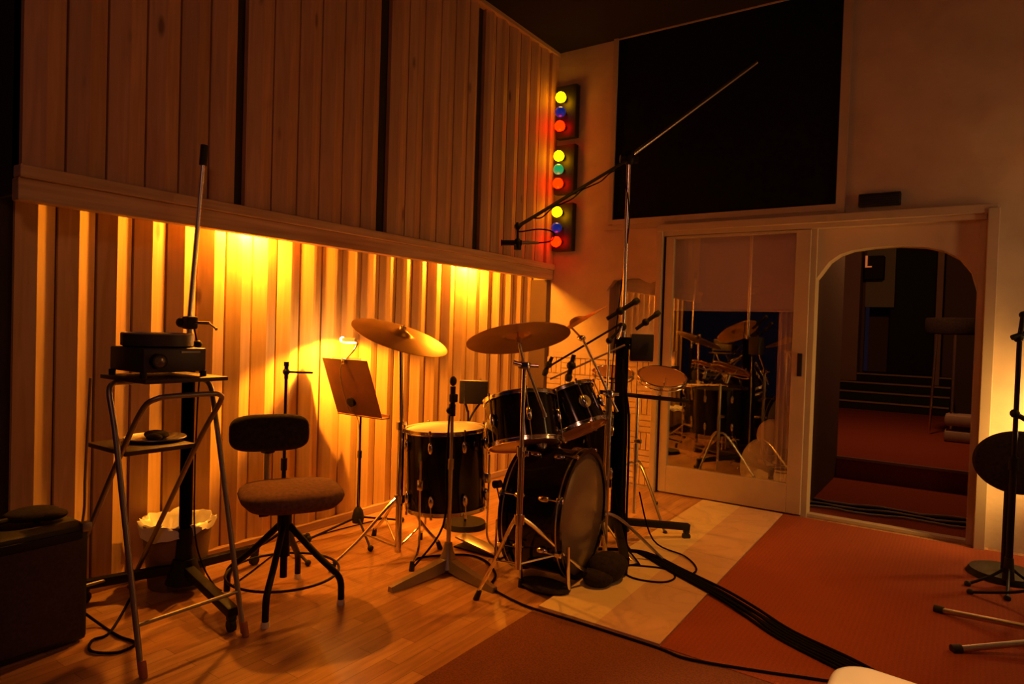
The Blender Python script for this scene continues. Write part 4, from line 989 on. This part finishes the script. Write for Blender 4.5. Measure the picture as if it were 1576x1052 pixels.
# lamp on floor behind disc lighting the plaster, at right
root = thing('floor_lamp', (3.62, 4.50, 0), 'small shaded floor lamp beyond the right edge lighting the plaster', 'lamp')
bm = new(); cyl(bm, (3.62, 4.50, 0), (3.62, 4.50, .03), .11, .10, 28); obj('base', bm, 'black_metal', root)
bm = new(); cyl(bm, (3.62, 4.50, .03), (3.62, 4.50, .62), .009); obj('pole', bm, 'chrome_dull', root)
bm = new(); sphere(bm, (3.62, 4.50, .70), .035, seg=16); obj('bulb', bm, 'lamp_glow', root)
root = thing('added_spot_mount', (2.45, 3.15, CH), 'unseen spotlight mount added under the ceiling to brighten the marble strip', 'lamp')
bm = new(); cyl(bm, (2.45, 3.15, CH), (2.45, 3.15, CH-.02), .04, seg=20); obj('mount', bm, 'black_metal', root)  # mount of the added spot, out of view
root = thing('unseen_side_lamp', (4.15, 3.9, 0), 'unseen standing lamp added beyond the right edge, shaped for chrome highlights', 'lamp')
bm = new(); cyl(bm, (4.15, 3.9, 0), (4.15, 3.9, .03), .13, .12, 28); obj('base', bm, 'black_metal', root)
bm = new(); cyl(bm, (4.15, 3.9, .03), (4.15, 3.9, 1.15), .010); obj('pole', bm, 'chrome_dull', root)
bm = new(); cyl(bm, (4.15, 3.9, 1.15), (4.15, 3.9, 2.10), .075, seg=28); obj('highlight_cylinder', bm, mat('highlight_glow', (1, .9, .7), .5, emit=(1, .50, .15), es=8), root)  # added glowing cylinder, made tall to put highlights on the chrome
# ------------------------------------------------------------------ lights
def light(kind, name, loc, power, col, size=.03, rot=None, spot=None, blend=.5, sy=None):
    l = bpy.data.lights.new(name, kind); l.energy = power; l.color = col
    if kind in ('POINT', 'SPOT'): l.shadow_soft_size = size
    if kind == 'AREA':
        l.size = size
        if sy: l.shape = 'RECTANGLE'; l.size_y = sy
    if kind == 'SPOT': l.spot_size = math.radians(spot); l.spot_blend = blend
    o = bpy.data.objects.new(name, l); COL.objects.link(o); o.location = loc
    if rot is not None: o.rotation_euler = V(rot).to_track_quat('-Z', 'Y').to_euler()
    return o
WARM = (1, .31, .014)
light('POINT', 'ledge_light', (.085, 2.02, 1.628), 68, WARM, .02)
light('POINT', 'ledge_light', (.085, 3.80, 1.628), 68, WARM, .02)
light('SPOT', 'clip_light', (.25, 2.515, 1.06), 75, WARM, .012, rot=(-.35, .12, -1), spot=150, blend=.25)
light('SPOT', 'floor_lamp_light', (3.60, 4.42, .66), 38, (1, .48, .08), .04, rot=(-1, .42, .03), spot=125, blend=.7)
# unseen area fill behind the camera, added to brighten the room
light('AREA', 'room_fill', (3.6, -1.0, 3.2), 12, (1, .36, .20), .5, rot=(-.25, .75, -.6))
light('SPOT', 'marble_fill_spot', (2.45, 3.15, 3.34), 190, (1, .31, .015), .05, rot=(-.70, -.25, -3.3), spot=62, blend=1.0)  # unseen spot added to brighten the marble strip and drums
light('SPOT', 'case_fill_spot', (3.3, .75, 1.75), 95, (1, .52, .17), .03, rot=(-.38, .66, -1.25), spot=36, blend=.5)  # added spot without a fixture, brightens the cream case
light('POINT', 'hall_fill', (2.5, 7.4, 2.6), 64.0, (1, .33, .09), .1)  # unseen light added in the passage to brighten its carpet

w = bpy.data.worlds.new('World'); bpy.context.scene.world = w; w.use_nodes = True
bg = w.node_tree.nodes['Background']; bg.inputs[0].default_value = (.35, .2, .42, 1); bg.inputs[1].default_value = .014

# ------------------------------------------------------------------ camera
cam = bpy.data.cameras.new('Camera'); co = bpy.data.objects.new('Camera', cam); COL.objects.link(co)
cam.sensor_width = 36; cam.lens = 1028/1576*36; cam.clip_start = .05
r0 = V((.8252, .5639, .0317)); b0_ = V((.5636, -.8258, .0207)); u0 = b0_.cross(r0).normalized(); r0 = u0.cross(b0_).normalized(); b0_.normalize()
co.matrix_world = Matrix(((r0.x, u0.x, b0_.x, 3.029), (r0.y, u0.y, b0_.y, 0), (r0.z, u0.z, b0_.z, 1.17), (0, 0, 0, 1)))
sc_ = bpy.context.scene; sc_.camera = co
sc_.view_settings.view_transform = 'Standard'; sc_.view_settings.look = 'None'; sc_.view_settings.exposure = 0; sc_.view_settings.gamma = 1
